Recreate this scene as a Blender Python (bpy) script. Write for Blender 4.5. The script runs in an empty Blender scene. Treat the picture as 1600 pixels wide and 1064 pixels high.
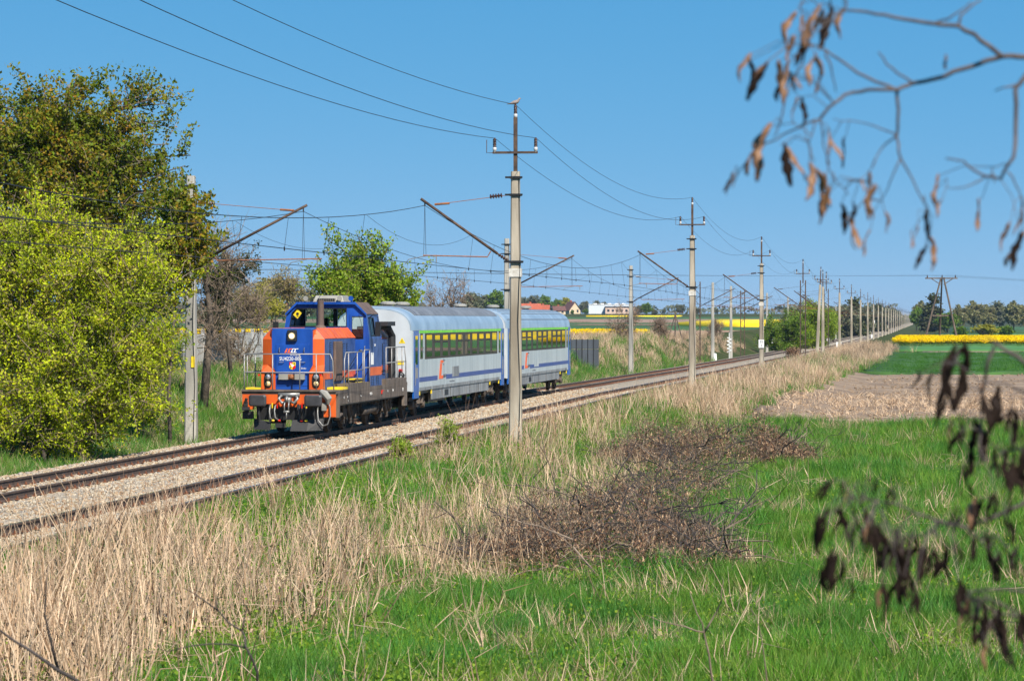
import bpy, bmesh, math, random
import numpy as np
from mathutils import Vector, Matrix, Euler
random.seed(7)
rng = np.random.default_rng(7)
scene = bpy.context.scene
COL = scene.collection

# ------------------------------------------------------------------ camera
CAM_Z = 3.6
cd = bpy.data.cameras.new("camera")
cam = bpy.data.objects.new("camera", cd)
COL.objects.link(cam)
cam.location = (0, 0, CAM_Z)
cam.rotation_euler = (math.pi / 2 - math.atan(34 / 4800), 0, 0)
cd.sensor_width = 36
cd.lens = 108
cd.clip_start = 0.3
cd.clip_end = 40000
cd.dof.use_dof = True
cd.dof.focus_distance = 104
cd.dof.aperture_fstop = 7.6
scene.camera = cam

# ------------------------------------------------------------------ sky, sun, exposure
SUN_EL = math.radians(46)
SUN_AZ = math.radians(152)            # clockwise from +Y (the view direction)
w = bpy.data.worlds.new("World")
scene.world = w
w.use_nodes = True
nt = w.node_tree
nt.nodes.clear()
sky = nt.nodes.new("ShaderNodeTexSky")
sky.sky_type = 'NISHITA'
sky.sun_disc = False
sky.sun_elevation = SUN_EL
sky.sun_rotation = SUN_AZ
sky.altitude = 200
sky.air_density = 0.3
sky.dust_density = 0.0
sky.ozone_density = 10.0
sep = nt.nodes.new("ShaderNodeSeparateColor")
cmb = nt.nodes.new("ShaderNodeCombineColor")
nt.links.new(sky.outputs[0], sep.inputs[0])
for ch, (ref, p, k) in enumerate([(2.0, .95, 2.3), (3.6, .36, 4.75), (7.5, .20, 7.85)]):   # film response of the clear blue sky, per channel
    dv = nt.nodes.new("ShaderNodeMath"); dv.operation = 'DIVIDE'; dv.inputs[1].default_value = ref
    pw = nt.nodes.new("ShaderNodeMath"); pw.operation = 'POWER'; pw.inputs[1].default_value = p
    mu = nt.nodes.new("ShaderNodeMath"); mu.operation = 'MULTIPLY'; mu.inputs[1].default_value = k
    nt.links.new(sep.outputs[ch], dv.inputs[0]); nt.links.new(dv.outputs[0], pw.inputs[0]); nt.links.new(pw.outputs[0], mu.inputs[0]); nt.links.new(mu.outputs[0], cmb.inputs[ch])
bg = nt.nodes.new("ShaderNodeBackground")
bg.inputs['Strength'].default_value = 0.0625
wo = nt.nodes.new("ShaderNodeOutputWorld")
nt.links.new(cmb.outputs[0], bg.inputs[0])
nt.links.new(bg.outputs[0], wo.inputs[0])

sd = bpy.data.lights.new("sun", 'SUN')
sd.energy = 5.0
sd.angle = math.radians(0.53)
sd.color = (1.0, 0.93, 0.82)
sun = bpy.data.objects.new("sun", sd)
COL.objects.link(sun)
TO_SUN = Vector((math.sin(SUN_AZ) * math.cos(SUN_EL), math.cos(SUN_AZ) * math.cos(SUN_EL), math.sin(SUN_EL)))
sun.rotation_euler = (-TO_SUN).to_track_quat('-Z', 'Y').to_euler()
sun.location = (0, -30, 60)

vs = scene.view_settings
vs.view_transform = 'Standard'
vs.look = 'None'
vs.exposure = 0.65
vs.gamma = 1.0
scene.render.engine = 'CYCLES'
scene.cycles.use_denoising = True
scene.cycles.max_bounces = 6
scene.cycles.transparent_max_bounces = 8
scene.cycles.volume_bounces = 0
scene.cycles.caustics_reflective = False
scene.cycles.caustics_refractive = False

# ------------------------------------------------------------------ place helpers
TX = 0.1354                           # the line runs off to the right of the view axis
CT = 1 / math.sqrt(1 + TX * TX)
ROTZ = -math.atan(TX)
X0 = -19.87                           # centre of the far track abreast of the camera

def xc(Y): return X0 + TX * Y
def zr(Y): return np.interp(Y, [0, 150, 240, 400, 900, 3000], [0, 0, -.35, -.75, -1.3, -1.1])
def sst(a, b, x):
    t = np.clip((x - a) / (b - a), 0, 1)
    return t * t * (3 - 2 * t)
def fnoise(X, Y, s=1.0):
    X = np.asarray(X, float) / s; Y = np.asarray(Y, float) / s
    return (np.sin(X * 1.7 + 1.3 * np.sin(Y * .9 + .4)) + np.sin(Y * 2.1 + 1.1 * np.sin(X * 1.3 + 2.)) +
            .6 * np.sin(3.7 * X + 2.9 * Y + 1.) + .6 * np.sin(4.3 * Y - 3.1 * X)) / 3.2
def H(X, Y):
    X = np.asarray(X, float); Y = np.asarray(Y, float)
    u = (X - xc(Y)) * CT
    rl = zr(Y)
    z = rl - .55 + 0 * X
    zR = -0.9 + 0 * X
    z = np.where(u > 3, rl - .55 + .33 * sst(5.5, 6.0, u), z)
    z = z + (zR - z) * sst(6.6, 11.5, u)
    z = z + .55 * sst(7.2, 9.5, u) * (1 - sst(11.5, 15.5, u)) * sst(110, 170, Y)
    zL = np.interp(Y, [0, 150, 200, 350, 600, 1000, 1500, 3000, 20000], [1.25, 1.25, 1.0, 1.1, 1.5, 3.2, 6.0, 8.0, 9.0])
    z = z + (zL - z) * sst(-3.4, -10.0, u)
    z = z + .45 * sst(-6, -8.5, u) * (1 - sst(-11, -15, u)) * sst(170, 210, Y) * (1 - sst(330, 360, Y))
    off = np.clip(np.maximum(u - 7.5, -3.6 - u) / 3, 0, 1)
    z = z + .07 * off * fnoise(X, Y, 2.1) + .05 * off * fnoise(X + 31, Y, .8)
    z = z + (1.95 - zR) * (1 - sst(9, 24, Y)) * sst(9, 14, u) * sst(-16, -9, X)
    return z
def h1(X, Y): return float(H(X, Y))
def along(Y, u, z=0.0):
    """point beside the line: Y distance, u metres right of the far track's centre, z above rail"""
    return (xc(Y) + u * CT, Y - u * TX * CT, float(zr(Y)) + z)

# ------------------------------------------------------------------ mesh helpers
class MB:
    def __init__(s): s.v = []; s.f = []; s.m = []
    def add(s, V, Fc, m=0):
        b = len(s.v); s.v += [tuple(p) for p in V]
        for f in Fc: s.f.append([i + b for i in f]); s.m.append(m)
        return s
    def hexa(s, p, m=0):
        return s.add(p, [(0, 3, 2, 1), (4, 5, 6, 7), (0, 1, 5, 4), (1, 2, 6, 5), (2, 3, 7, 6), (3, 0, 4, 7)], m)
    def box(s, x0, x1, y0, y1, z0, z1, m=0):
        return s.hexa([(x0, y0, z0), (x1, y0, z0), (x1, y1, z0), (x0, y1, z0), (x0, y0, z1), (x1, y0, z1), (x1, y1, z1), (x0, y1, z1)], m)
    def loft(s, rings, m=0, caps=True, closed=True):
        n = len(rings[0]); V = [p for r in rings for p in r]; Fc = []
        for i in range(len(rings) - 1):
            for j in range(n if closed else n - 1):
                k = (j + 1) % n
                Fc.append((i * n + j, i * n + k, (i + 1) * n + k, (i + 1) * n + j))
        if caps:
            Fc.append(tuple(range(n - 1, -1, -1))); Fc.append(tuple((len(rings) - 1) * n + j for j in range(n)))
        return s.add(V, Fc, m)
    def prism(s, prof, y0, y1, m=0):      # profile in (x,z), extruded along y
        return s.loft([[(x, y0, z) for x, z in prof], [(x, y1, z) for x, z in prof]], m)
    def tube(s, pts, r, n=6, m=0, caps=True):
        P = [Vector(p) for p in pts]; k = len(P)
        R = r if isinstance(r, (list, tuple)) else [r] * k
        rings = []; up = None
        for i in range(k):
            t = (P[min(i + 1, k - 1)] - P[max(i - 1, 0)])
            if t.length < 1e-9: t = Vector((0, 0, 1))
            t.normalize()
            if up is None or abs(up.dot(t)) > .98:
                up = Vector((0, 0, 1)) if abs(t.z) < .9 else Vector((1, 0, 0))
            a = t.cross(up).normalized(); b = a.cross(t).normalized(); up = b
            rings.append([P[i] + (a * math.cos(2 * math.pi * j / n) + b * math.sin(2 * math.pi * j / n)) * R[i] for j in range(n)])
        return s.loft(rings, m, caps)
    def lathe(s, c, prof, n=12, m=0, axis='z'):   # prof: (radius, height)
        c = Vector(c); rings = []
        for r, h in prof:
            ring = []
            for j in range(n):
                a = 2 * math.pi * j / n; x, y = r * math.cos(a), r * math.sin(a)
                ring.append(c + (Vector((x, y, h)) if axis == 'z' else Vector((h, x, y)) if axis == 'x' else Vector((x, h, y))))
            rings.append(ring)
        return s.loft(rings, m)
    def quad(s, a, b, c, d, m=0): return s.add([a, b, c, d], [(0, 1, 2, 3)], m)
    def mesh(s, name, mats=None, smooth=False):
        me = bpy.data.meshes.new(name)
        me.from_pydata(s.v, [], s.f)
        for mt in (mats if isinstance(mats, (list, tuple)) else [mats]):
            if mt: me.materials.append(mt)
        if any(s.m): me.polygons.foreach_set('material_index', s.m)
        if smooth: me.polygons.foreach_set('use_smooth', [True] * len(me.polygons))
        bm = bmesh.new(); bm.from_mesh(me); bmesh.ops.recalc_face_normals(bm, faces=bm.faces); bm.to_mesh(me); bm.free()
        return me
    def build(s, name, mats, parent=None, smooth=False, bev=0, loc=None, label=None):
        o = link(name, s.mesh(name, mats, smooth), parent, loc)
        if bev:
            b = o.modifiers.new('bevel', 'BEVEL'); b.width = bev; b.segments = 2; b.limit_method = 'ANGLE'; b.angle_limit = math.radians(35)
        if label: o['label'] = label
        return o

def link(name, data, parent=None, loc=None, rot=None):
    o = bpy.data.objects.new(name, data); COL.objects.link(o)
    if parent: o.parent = parent
    if loc is not None: o.location = loc
    if rot is not None: o.rotation_euler = rot
    return o
def tag(o, label, cat, group=None, kind=None):
    o['label'] = label
    if cat: o['category'] = cat
    if group: o['group'] = group
    if kind: o['kind'] = kind
    return o
def thing(name, label, cat, loc=(0, 0, 0), rz=0, group=None):
    return tag(link(name, None, None, loc, (0, 0, rz)), label, cat, group)
def structure(o, label=None):
    o['kind'] = 'structure'
    if label: o['label'] = label
    return o
def copy_tree(o, parent=None):
    c = o.copy(); COL.objects.link(c); c.parent = parent
    for ch in list(o.children): copy_tree(ch, c)
    return c
def np_mesh(name, V, Fq, mats):
    me = bpy.data.meshes.new(name); k = Fq.shape[1]; n = len(Fq)
    me.vertices.add(len(V)); me.vertices.foreach_set('co', np.ascontiguousarray(V, np.float32).ravel())
    me.loops.add(n * k); me.loops.foreach_set('vertex_index', np.ascontiguousarray(Fq, np.int32).ravel())
    me.polygons.add(n); me.polygons.foreach_set('loop_start', np.arange(0, n * k, k, dtype=np.int32))
    me.update(calc_edges=True)
    for mt in (mats if isinstance(mats, (list, tuple)) else [mats]): me.materials.append(mt)
    return me
def plate(name, outline, holes, y, th, mat_, parent, swap=False):
    """flat plate in the x-z plane at y (or y-z plane at x if swap) with cut-out openings"""
    bm = bmesh.new(); ed = []
    for lp in [outline] + holes:
        vs_ = [bm.verts.new((y, p[0], p[1]) if swap else (p[0], y, p[1])) for p in lp]
        for i in range(len(vs_)): ed.append(bm.edges.new((vs_[i], vs_[(i + 1) % len(vs_)])))
    bmesh.ops.triangle_fill(bm, use_beauty=True, edges=ed)
    me = bpy.data.meshes.new(name); bm.to_mesh(me); bm.free(); me.materials.append(mat_)
    o = link(name, me, parent)
    so = o.modifiers.new('thick', 'SOLIDIFY'); so.thickness = th; so.offset = 0
    return o
def rect(x0, x1, z0, z1): return [(x0, z0), (x1, z0), (x1, z1), (x0, z1)]
def text(name, body, size, mat_, parent, loc, rot, align='CENTER', shear=0, th=.002, scx=1.0):
    c = bpy.data.curves.new(name, 'FONT'); c.body = body; c.size = size; c.align_x = align; c.align_y = 'CENTER'
    c.extrude = th; c.shear = shear; c.materials.append(mat_)
    c.offset = size * .004; c.resolution_u = 2
    t = bpy.data.objects.new(name, c); COL.objects.link(t)
    me = bpy.data.meshes.new_from_object(t.evaluated_get(bpy.context.evaluated_depsgraph_get()))
    bpy.data.objects.remove(t); bpy.data.curves.remove(c); me.name = name
    o = link(name, me, parent, loc, rot); o.scale = (scx, 1, 1)
    return o

# ------------------------------------------------------------------ materials
def mat(name, col, rough=.6, metal=0, var=.12, scale=2.0, bump=0, bscale=30, spec=.5, col2=None, detail=5, coat=0, c2pos=(.35, .7), stretch=None):
    m = bpy.data.materials.new(name); m.use_nodes = True
    n = m.node_tree; b = n.nodes['Principled BSDF']
    b.inputs['Roughness'].default_value = rough; b.inputs['Metallic'].default_value = metal
    b.inputs['Specular IOR Level'].default_value = spec
    if coat: b.inputs['Coat Weight'].default_value = coat; b.inputs['Coat Roughness'].default_value = .1
    tc = n.nodes.new('ShaderNodeTexCoord'); src = tc.outputs['Object']
    if stretch:
        mp = n.nodes.new('ShaderNodeMapping'); mp.inputs['Scale'].default_value = stretch
        n.links.new(src, mp.inputs[0]); src = mp.outputs[0]
    nz = n.nodes.new('ShaderNodeTexNoise'); nz.inputs['Scale'].default_value = scale; nz.inputs['Detail'].default_value = detail
    n.links.new(src, nz.inputs['Vector'])
    r = n.nodes.new('ShaderNodeValToRGB'); e = r.color_ramp.elements
    a = [max(0, c * (1 - var)) for c in col]; z = col2 or [min(1, c * (1 + var)) for c in col]
    e[0].position, e[1].position = c2pos
    e[0].color = (*a, 1); e[1].color = (*z, 1)
    n.links.new(nz.outputs['Fac'], r.inputs[0]); n.links.new(r.outputs[0], b.inputs['Base Color'])
    if bump:
        n2 = n.nodes.new('ShaderNodeTexNoise'); n2.inputs['Scale'].default_value = bscale; n2.inputs['Detail'].default_value = 6
        n.links.new(tc.outputs['Object'], n2.inputs['Vector'])
        bp = n.nodes.new('ShaderNodeBump'); bp.inputs['Strength'].default_value = bump; bp.inputs['Distance'].default_value = .03
        n.links.new(n2.outputs['Fac'], bp.inputs['Height']); n.links.new(bp.outputs[0], b.inputs['Normal'])
    return m
def leafmat(name, cols, trans=.35, rough=.5, inst=False, patch=0, pcol=None, gloss=.012):
    """foliage: colour varies from leaf to leaf, light passes through"""
    m = bpy.data.materials.new(name); m.use_nodes = True
    n = m.node_tree; n.nodes.clear()
    out = n.nodes.new('ShaderNodeOutputMaterial')
    g = n.nodes.new('ShaderNodeNewGeometry'); fac = g.outputs['Random Per Island']
    if inst:
        oi = n.nodes.new('ShaderNodeObjectInfo')
        a = n.nodes.new('ShaderNodeMath'); a.operation = 'ADD'; n.links.new(fac, a.inputs[0]); n.links.new(oi.outputs['Random'], a.inputs[1])
        f2 = n.nodes.new('ShaderNodeMath'); f2.operation = 'MULTIPLY'; f2.inputs[1].default_value = .5
        n.links.new(a.outputs[0], f2.inputs[0]); fac = f2.outputs[0]
    r = n.nodes.new('ShaderNodeValToRGB'); e = r.color_ramp.elements
    while len(e) < len(cols): e.new(.5)
    for i, c in enumerate(cols):
        e[i].position = (i / (len(cols) - 1)) if not inst else .15 + .7 * i / (len(cols) - 1)
        e[i].color = (*c, 1)
    n.links.new(fac, r.inputs[0]); colr = r.outputs[0]
    if patch:
        nz = n.nodes.new('ShaderNodeTexNoise'); nz.inputs['Scale'].default_value = patch; nz.inputs['Detail'].default_value = 2
        n.links.new(g.outputs['Position'], nz.inputs['Vector'])
        rp = n.nodes.new('ShaderNodeValToRGB'); rp.color_ramp.elements[0].position = .42; rp.color_ramp.elements[1].position = .6
        n.links.new(nz.outputs['Fac'], rp.inputs[0])
        mx = n.nodes.new('ShaderNodeMix'); mx.data_type = 'RGBA'
        mf = n.nodes.new('ShaderNodeMath'); mf.operation = 'MULTIPLY'; mf.inputs[1].default_value = .75
        n.links.new(rp.outputs[0], mf.inputs[0]); n.links.new(mf.outputs[0], mx.inputs['Factor'])
        n.links.new(colr, mx.inputs['A']); mx.inputs['B'].default_value = (*pcol, 1); colr = mx.outputs['Result']
    d = n.nodes.new('ShaderNodeBsdfDiffuse'); t = n.nodes.new('ShaderNodeBsdfTranslucent'); gl = n.nodes.new('ShaderNodeBsdfGlossy')
    gl.inputs['Roughness'].default_value = rough
    for q in (d, t): n.links.new(colr, q.inputs['Color'])
    m1 = n.nodes.new('ShaderNodeMixShader'); m1.inputs[0].default_value = trans
    n.links.new(d.outputs[0], m1.inputs[1]); n.links.new(t.outputs[0], m1.inputs[2])
    m2 = n.nodes.new('ShaderNodeMixShader'); m2.inputs[0].default_value = gloss
    n.links.new(m1.outputs[0], m2.inputs[1]); n.links.new(gl.outputs[0], m2.inputs[2])
    n.links.new(m2.outputs[0], out.inputs[0])
    return m
def glassmat(name, tint=(.8, .9, .9), mixf=.25):
    m = bpy.data.materials.new(name); m.use_nodes = True
    n = m.node_tree; n.nodes.clear()
    out = n.nodes.new('ShaderNodeOutputMaterial')
    tr = n.nodes.new('ShaderNodeBsdfTransparent'); tr.inputs[0].default_value = (*tint, 1)
    gl = n.nodes.new('ShaderNodeBsdfGlossy'); gl.inputs['Roughness'].default_value = .02
    fr = n.nodes.new('ShaderNodeFresnel'); fr.inputs[0].default_value = 1.5
    mx = n.nodes.new('ShaderNodeMixShader'); n.links.new(fr.outputs[0], mx.inputs[0])
    n.links.new(tr.outputs[0], mx.inputs[1]); n.links.new(gl.outputs[0], mx.inputs[2]); n.links.new(mx.outputs[0], out.inputs[0])
    return m

M = {}
M['rail'] = mat('rail_rust', (.085, .055, .042), .75, .2, .25, 6, .3, 60, col2=(.13, .085, .06))
M['railtop'] = mat('rail_steel', (.62, .64, .68), .22, 1.0, .1, 8)
M['railtop_dull'] = mat('rail_head_brown', (.16, .11, .08), .5, .4, .15, 8)
M['clip'] = mat('rust_clip', (.20, .075, .035), .85, .1, .3, 12)
M['sleeper'] = mat('sleeper_concrete', (.30, .26, .21), .9, 0, .25, 5, .4, 50)
M['ballast'] = mat('ballast', (.30, .24, .17), .95, 0, .3, 9, 1.0, 26, col2=(.46, .38, .28))
M['concrete'] = mat('mast_concrete', (.33, .275, .205), .92, 0, .25, 2.2, .5, 40, col2=(.54, .475, .375), stretch=(1, 1, .18))
M['concrete_grey'] = mat('mast_concrete_grey', (.30, .29, .26), .92, 0, .2, 2.2, .5, 40, col2=(.50, .47, .41), stretch=(1, 1, .18))
M['white'] = mat('white_paint', (.78, .78, .76), .6, 0, .06)
M['iron'] = mat('brown_iron', (.075, .05, .04), .75, .3, .3, 6, .2, 60, col2=(.14, .085, .055))
M['steel'] = mat('galvanised', (.30, .30, .29), .5, .6, .15, 6)
M['rust'] = mat('rust_orange', (.30, .115, .045), .85, .1, .3, 10)
M['porc'] = mat('brown_porcelain', (.06, .028, .02), .22, 0, .15)
M['porcw'] = mat('pale_porcelain', (.5, .5, .5), .3, 0, .08)
M['wire'] = mat('wire', (.045, .045, .048), .6, .6, .1)
M['blue'] = mat('loco_blue', (.006, .066, .36), .4, 0, .3, 2.2, coat=.2, col2=(.014, .085, .41), stretch=(1, 1, .5))
M['blue_dull'] = mat('loco_blue_dusty', (.035, .085, .26), .5, 0, .35, 3, col2=(.06, .115, .30))
M['orange'] = mat('loco_orange', (.62, .095, .012), .45, 0, .15, 3, coat=.15, col2=(.78, .13, .015), stretch=(1, 1, .4))
M['orange_top'] = mat('loco_orange_sooty', (.62, .11, .03), .55, 0, .25, 4)
M['grime'] = mat('frame_grime', (.10, .075, .058), .85, .1, .35, 2.5, .3, 40, col2=(.19, .15, .12), stretch=(1, 3, .5))
M['dirty'] = mat('running_gear_dirt', (.05, .04, .034), .9, .1, .4, 5, .3, 40, col2=(.12, .095, .075))
M['black'] = mat('black_paint', (.012, .012, .013), .5, 0, .2)
M['rubber'] = mat('rubber', (.02, .02, .022), .65, 0, .2, 8, .2, 50)
M['buffer'] = mat('buffer_steel', (.055, .055, .06), .55, .4, .3, 6)
M['yellow'] = mat('yellow_paint', (.80, .58, .02), .5, 0, .15, 6)
M['rail_paint'] = mat('handrail_grey', (.33, .32, .31), .5, .3, .15)
M['greybox'] = mat('grey_metal', (.30, .29, .26), .6, .2, .15)
M['roofbrown'] = mat('sooty_roof', (.13, .085, .065), .7, .1, .25, 4)
M['red'] = mat('red_lens', (.6, .015, .01), .25, 0, .05)
M['lampglass'] = mat('lamp_glass', (.55, .56, .58), .08, .6, .05)
M['lampamber'] = mat('amber_reflector', (.85, .62, .30), .2, .3, .05)
M['body'] = mat('coach_grey', (.40, .46, .49), .42, 0, .12, 1.6, col2=(.50, .56, .585), coat=.1, stretch=(1, 2.2, .22))
M['bodyend'] = mat('coach_end_grey', (.50, .53, .56), .5, 0, .1, 1.2)
M['roof'] = mat('coach_roof', (.36, .45, .53), .30, .35, .15, 1.0, col2=(.46, .56, .64))  # blue of the reflected sky mixed into the base colour
M['roofdirt'] = mat('coach_roof_soot', (.17, .165, .17), .45, .25, .3, 1.5, col2=(.30, .31, .33), stretch=(1, 4, 1))
M['skirt'] = mat('coach_skirt', (.20, .205, .21), .5, .1, .25, 2.5, col2=(.34, .355, .36), stretch=(1, 1.2, .3))
M['doorblue'] = mat('door_blue', (.010, .10, .40), .35, 0, .1, coat=.2)
M['stripe'] = mat('stripe_blue', (.035, .07, .26), .4, 0, .1)
M['green'] = mat('stripe_green', (.13, .62, .035), .45, 0, .12, 4, col2=(.26, .68, .04))
M['winpillar'] = mat('window_band', (.060, .055, .042), .6, 0, .15, spec=.2)
M['coachglass'] = mat('coach_glass', (.010, .011, .010), .025, 0, .0, spec=1.0)
M['coachglass'].node_tree.nodes['Principled BSDF'].inputs['IOR'].default_value = 1.9
M['glass'] = glassmat('cab_glass', (.82, .9, .88))
M['logo_orange'] = mat('logo_orange', (.85, .13, .02), .5, 0, .03)
M['darktext'] = mat('dark_lettering', (.10, .11, .14), .5, 0, .05)
M['bark'] = mat('bark', (.085, .065, .05), .9, 0, .3, 6, .6, 25, col2=(.15, .12, .09))
M['twig'] = mat('twig_brown', (.20, .145, .10), .9, 0, .3, 6, col2=(.30, .225, .165))
M['darktwig'] = mat('dark_twig', (.035, .028, .026), .85, 0, .3, 6, col2=(.07, .055, .05))
M['wood'] = mat('weathered_wood', (.085, .062, .048), .9, 0, .3, 4, .3, 40, col2=(.17, .13, .10), stretch=(1, 1, .15))
M['soil'] = mat('tilled_soil', (.20, .135, .085), .95, 0, .18, .35, .7, 5, col2=(.30, .215, .14))
M['cropfloor'] = mat('crop_floor', (.035, .10, .022), .95, 0, .25, .6)
# ------------------------------------------------------------------ ground
def ground():
    ys = np.concatenate([np.arange(-25, 30, 1.6), np.arange(30, 130, .8), np.geomspace(130, 20000, 110)])
    up = np.concatenate([np.arange(0, 26, .65), np.geomspace(26, 9000, 52)])
    us = np.concatenate([-up[:0:-1], up])
    Yg, Ug = np.meshgrid(ys, us, indexing='ij')
    Xg = xc(Yg) + Ug / CT
    Z = H(Xg, Yg)
    V = np.stack([Xg, Yg, Z], -1).reshape(-1, 3)
    ny, nu = Yg.shape
    i = np.arange(ny - 1)[:, None] * nu + np.arange(nu - 1)[None, :]
    i = i.ravel()
    Fq = np.stack([i, i + 1, i + nu + 1, i + nu], 1)
    m = bpy.data.materials.new('meadow_soil'); m.use_nodes = True
    n = m.node_tree; b = n.nodes['Principled BSDF']; b.inputs['Roughness'].default_value = .95; b.inputs['Specular IOR Level'].default_value = .1
    g = n.nodes.new('ShaderNodeNewGeometry')
    def nz(s, d=5):
        q = n.nodes.new('ShaderNodeTexNoise'); q.inputs['Scale'].default_value = s; q.inputs['Detail'].default_value = d
        n.links.new(g.outputs['Position'], q.inputs['Vector']); return q
    r1 = n.nodes.new('ShaderNodeValToRGB'); e = r1.color_ramp.elements
    e[0].position = .35; e[0].color = (.035, .055, .012, 1); e[1].position = .68; e[1].color = (.13, .095, .055, 1)
    x = e.new(.52); x.color = (.055, .075, .018, 1)
    q1 = nz(.35); n.links.new(q1.outputs['Fac'], r1.inputs[0])
    q2 = nz(7, 6); mx = n.nodes.new('ShaderNodeMix'); mx.data_type = 'RGBA'; mx.blend_type = 'MULTIPLY'; mx.inputs['Factor'].default_value = .7
    r2 = n.nodes.new('ShaderNodeValToRGB'); r2.color_ramp.elements[0].position = .3; r2.color_ramp.elements[0].color = (.45, .45, .45, 1); r2.color_ramp.elements[1].position = .7
    n.links.new(q2.outputs['Fac'], r2.inputs[0]); n.links.new(r1.outputs[0], mx.inputs['A']); n.links.new(r2.outputs[0], mx.inputs['B'])
    n.links.new(mx.outputs['Result'], b.inputs['Base Color'])
    bp = n.nodes.new('ShaderNodeBump'); bp.inputs['Strength'].default_value = .8; bp.inputs['Distance'].default_value = .08
    n.links.new(q2.outputs['Fac'], bp.inputs['Height']); n.links.new(bp.outputs[0], b.inputs['Normal'])
    me = np_mesh('ground', V, Fq, m)
    me.polygons.foreach_set('use_smooth', np.ones(len(Fq), bool))
    o = structure(link('ground', me), 'grassy meadow and embankment ground on both sides of the line')
    return o
ground()

def field(name, label, mt, Ya, Yb, ua, ub, lift=.05, step=None, amp=0, rows=None, skew=0.0, jag=.6, side=True):
    """a field sheet over the ground: distances Ya..Yb, from ua to ub metres right of the line (u may be far)"""
    step = step or max(1.0, (Yb - Ya) / 60)
    ny = max(3, int((Yb - Ya) / step)); nu = max(3, min(140, int(abs(ub - ua) / step)))
    t = np.linspace(0, 1, ny); q = np.linspace(0, 1, nu)
    Tg, Qg = np.meshgrid(t, q, indexing='ij')
    Ug = ua + (ub - ua) * Qg
    Yg = Ya + (Yb - Ya) * Tg + skew * (Ug - ua)
    edge = np.minimum(Tg, 1 - Tg) < .5 / ny
    Yg = Yg + jag * fnoise(Ug, Yg * 0 + Ya, 3.0) * ((Tg < 1e-6) | (Tg > 1 - 1e-6))
    Xg = xc(Yg) + Ug / CT
    Xg = Xg + jag * fnoise(Yg, Xg * 0 + Ya, 3.0) * (Qg < 1e-6)
    Z = H(Xg, Yg) + lift
    if amp:
        Z = Z + amp * np.abs(np.sin(Xg * 2 * math.pi / rows)) if rows else Z + amp * fnoise(Xg, Yg, 1.5)
    V = np.stack([Xg, Yg, Z], -1).reshape(-1, 3)
    i = (np.arange(ny - 1)[:, None] * nu + np.arange(nu - 1)[None, :]).ravel()
    Fq = np.stack([i, i + 1, i + nu + 1, i + nu], 1)
    if side:   # skirts so that a raised crop has a side
        def idx(a, b): return a * nu + b
        border = [idx(0, j) for j in range(nu)] + [idx(k, nu - 1) for k in range(1, ny)] + [idx(ny - 1, j) for j in range(nu - 2, -1, -1)] + [idx(k, 0) for k in range(ny - 2, 0, -1)]
        low = V[border].copy(); low[:, 2] -= lift + .3
        b0 = len(V); V = np.concatenate([V, low]); L = len(border)
        sf = np.array([[border[k], b0 + k, b0 + (k + 1) % L, border[(k + 1) % L]] for k in range(L)])
        Fq = np.concatenate([Fq, sf])
    me = np_mesh(name, V, Fq, mt)
    return structure(link(name, me), label)

M['wheat'] = mat('wheat_green', (.028, .085, .014), .85, 0, .25, .25, .6, 4, col2=(.05, .13, .02))
M['wheat_light'] = mat('wheat_light_green', (.055, .17, .03), .85, 0, .2, .3, .6, 4)
M['rape'] = mat('rape_yellow', (.80, .56, .004), .85, 0, .12, .25, .8, 3)
M['soil_far'] = mat('tilled_soil_pale', (.27, .17, .115), .95, 0, .1, .05)
# right of the line
field('ploughed_field', 'bare brown tilled field right of the line, straw on it', M['soil'], 131, 243, 11.6, 260, .05, 1.6, .05, .75, jag=1.2)
field('wheat_field', 'dark green crop field behind the bare brown field', M['wheat'], 245, 392, 14.5, 300, .22, 3, .06)
field('ploughed_field', 'thin brown strip between the green crop fields', M['soil_far'], 394, 421, 19, 46, .06, 3)
field('wheat_field', 'light green crop strip in front of the yellow rapeseed', M['wheat_light'], 423, 488, 15, 46, .2, 3, .05)
field('rapeseed_field', 'ground under the yellow rapeseed right of the line', M['cropfloor'], 490, 610, 14.5, 46, .5, 4, .05)
field('ploughed_field', 'brown field outside the right edge beyond the wheat', M['soil_far'], 394, 458, 48, 330, .06, 5)
field('wheat_field', 'green field outside the right edge beyond the brown one', M['wheat_light'], 460, 612, 48, 330, .2, 6, .05)
field('rapeseed_field', 'wide yellow rapeseed field outside the right edge', M['rape'], 615, 960, 58, 420, 1.1, 9, .12)
field('wheat_field', 'green field beyond the yellow rapeseed on the right', M['wheat_light'], 625, 900, 22, 56, .1, 12)
field('wheat_field', 'far green field in front of the trees on the right', M['wheat'], 965, 1700, 26, 900, .1, 30)
# left of the line
field('ploughed_field', 'brown field behind the yellow strip left of the line', M['soil_far'], 372, 560, -14, -420, .06, 8)
field('wheat_field', 'dark green field left of the line beyond the first brown one', M['wheat'], 565, 820, -14, -600, .1, 10)
field('ploughed_field', 'brown wedge in the dark green field left of the line', M['soil_far'], 700, 735, -38, -62, .2, 8, side=False)
field('ploughed_field', 'farther brown field below the white hall', M['soil_far'], 830, 1040, -16, -900, .06, 14)
field('rapeseed_field', 'bright yellow field left of the line before the green shrubs', M['rape'], 650, 800, -16, -36, .95, 8, .1, skew=-2.0)
field('rapeseed_field', 'thin far yellow strip in front of the white hall', M['rape'], 1212, 1232, -78, -114, .4, 12, .1)
field('wheat_field', 'far green strip before the houses on the left', M['wheat'], 1045, 1175, -18, -900, .1, 14)
field('rapeseed_field', 'yellow field glimpsed behind the front of the locomotive', M['rape'], 430, 455, -63, -110, .9, 8, .1)

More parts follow.
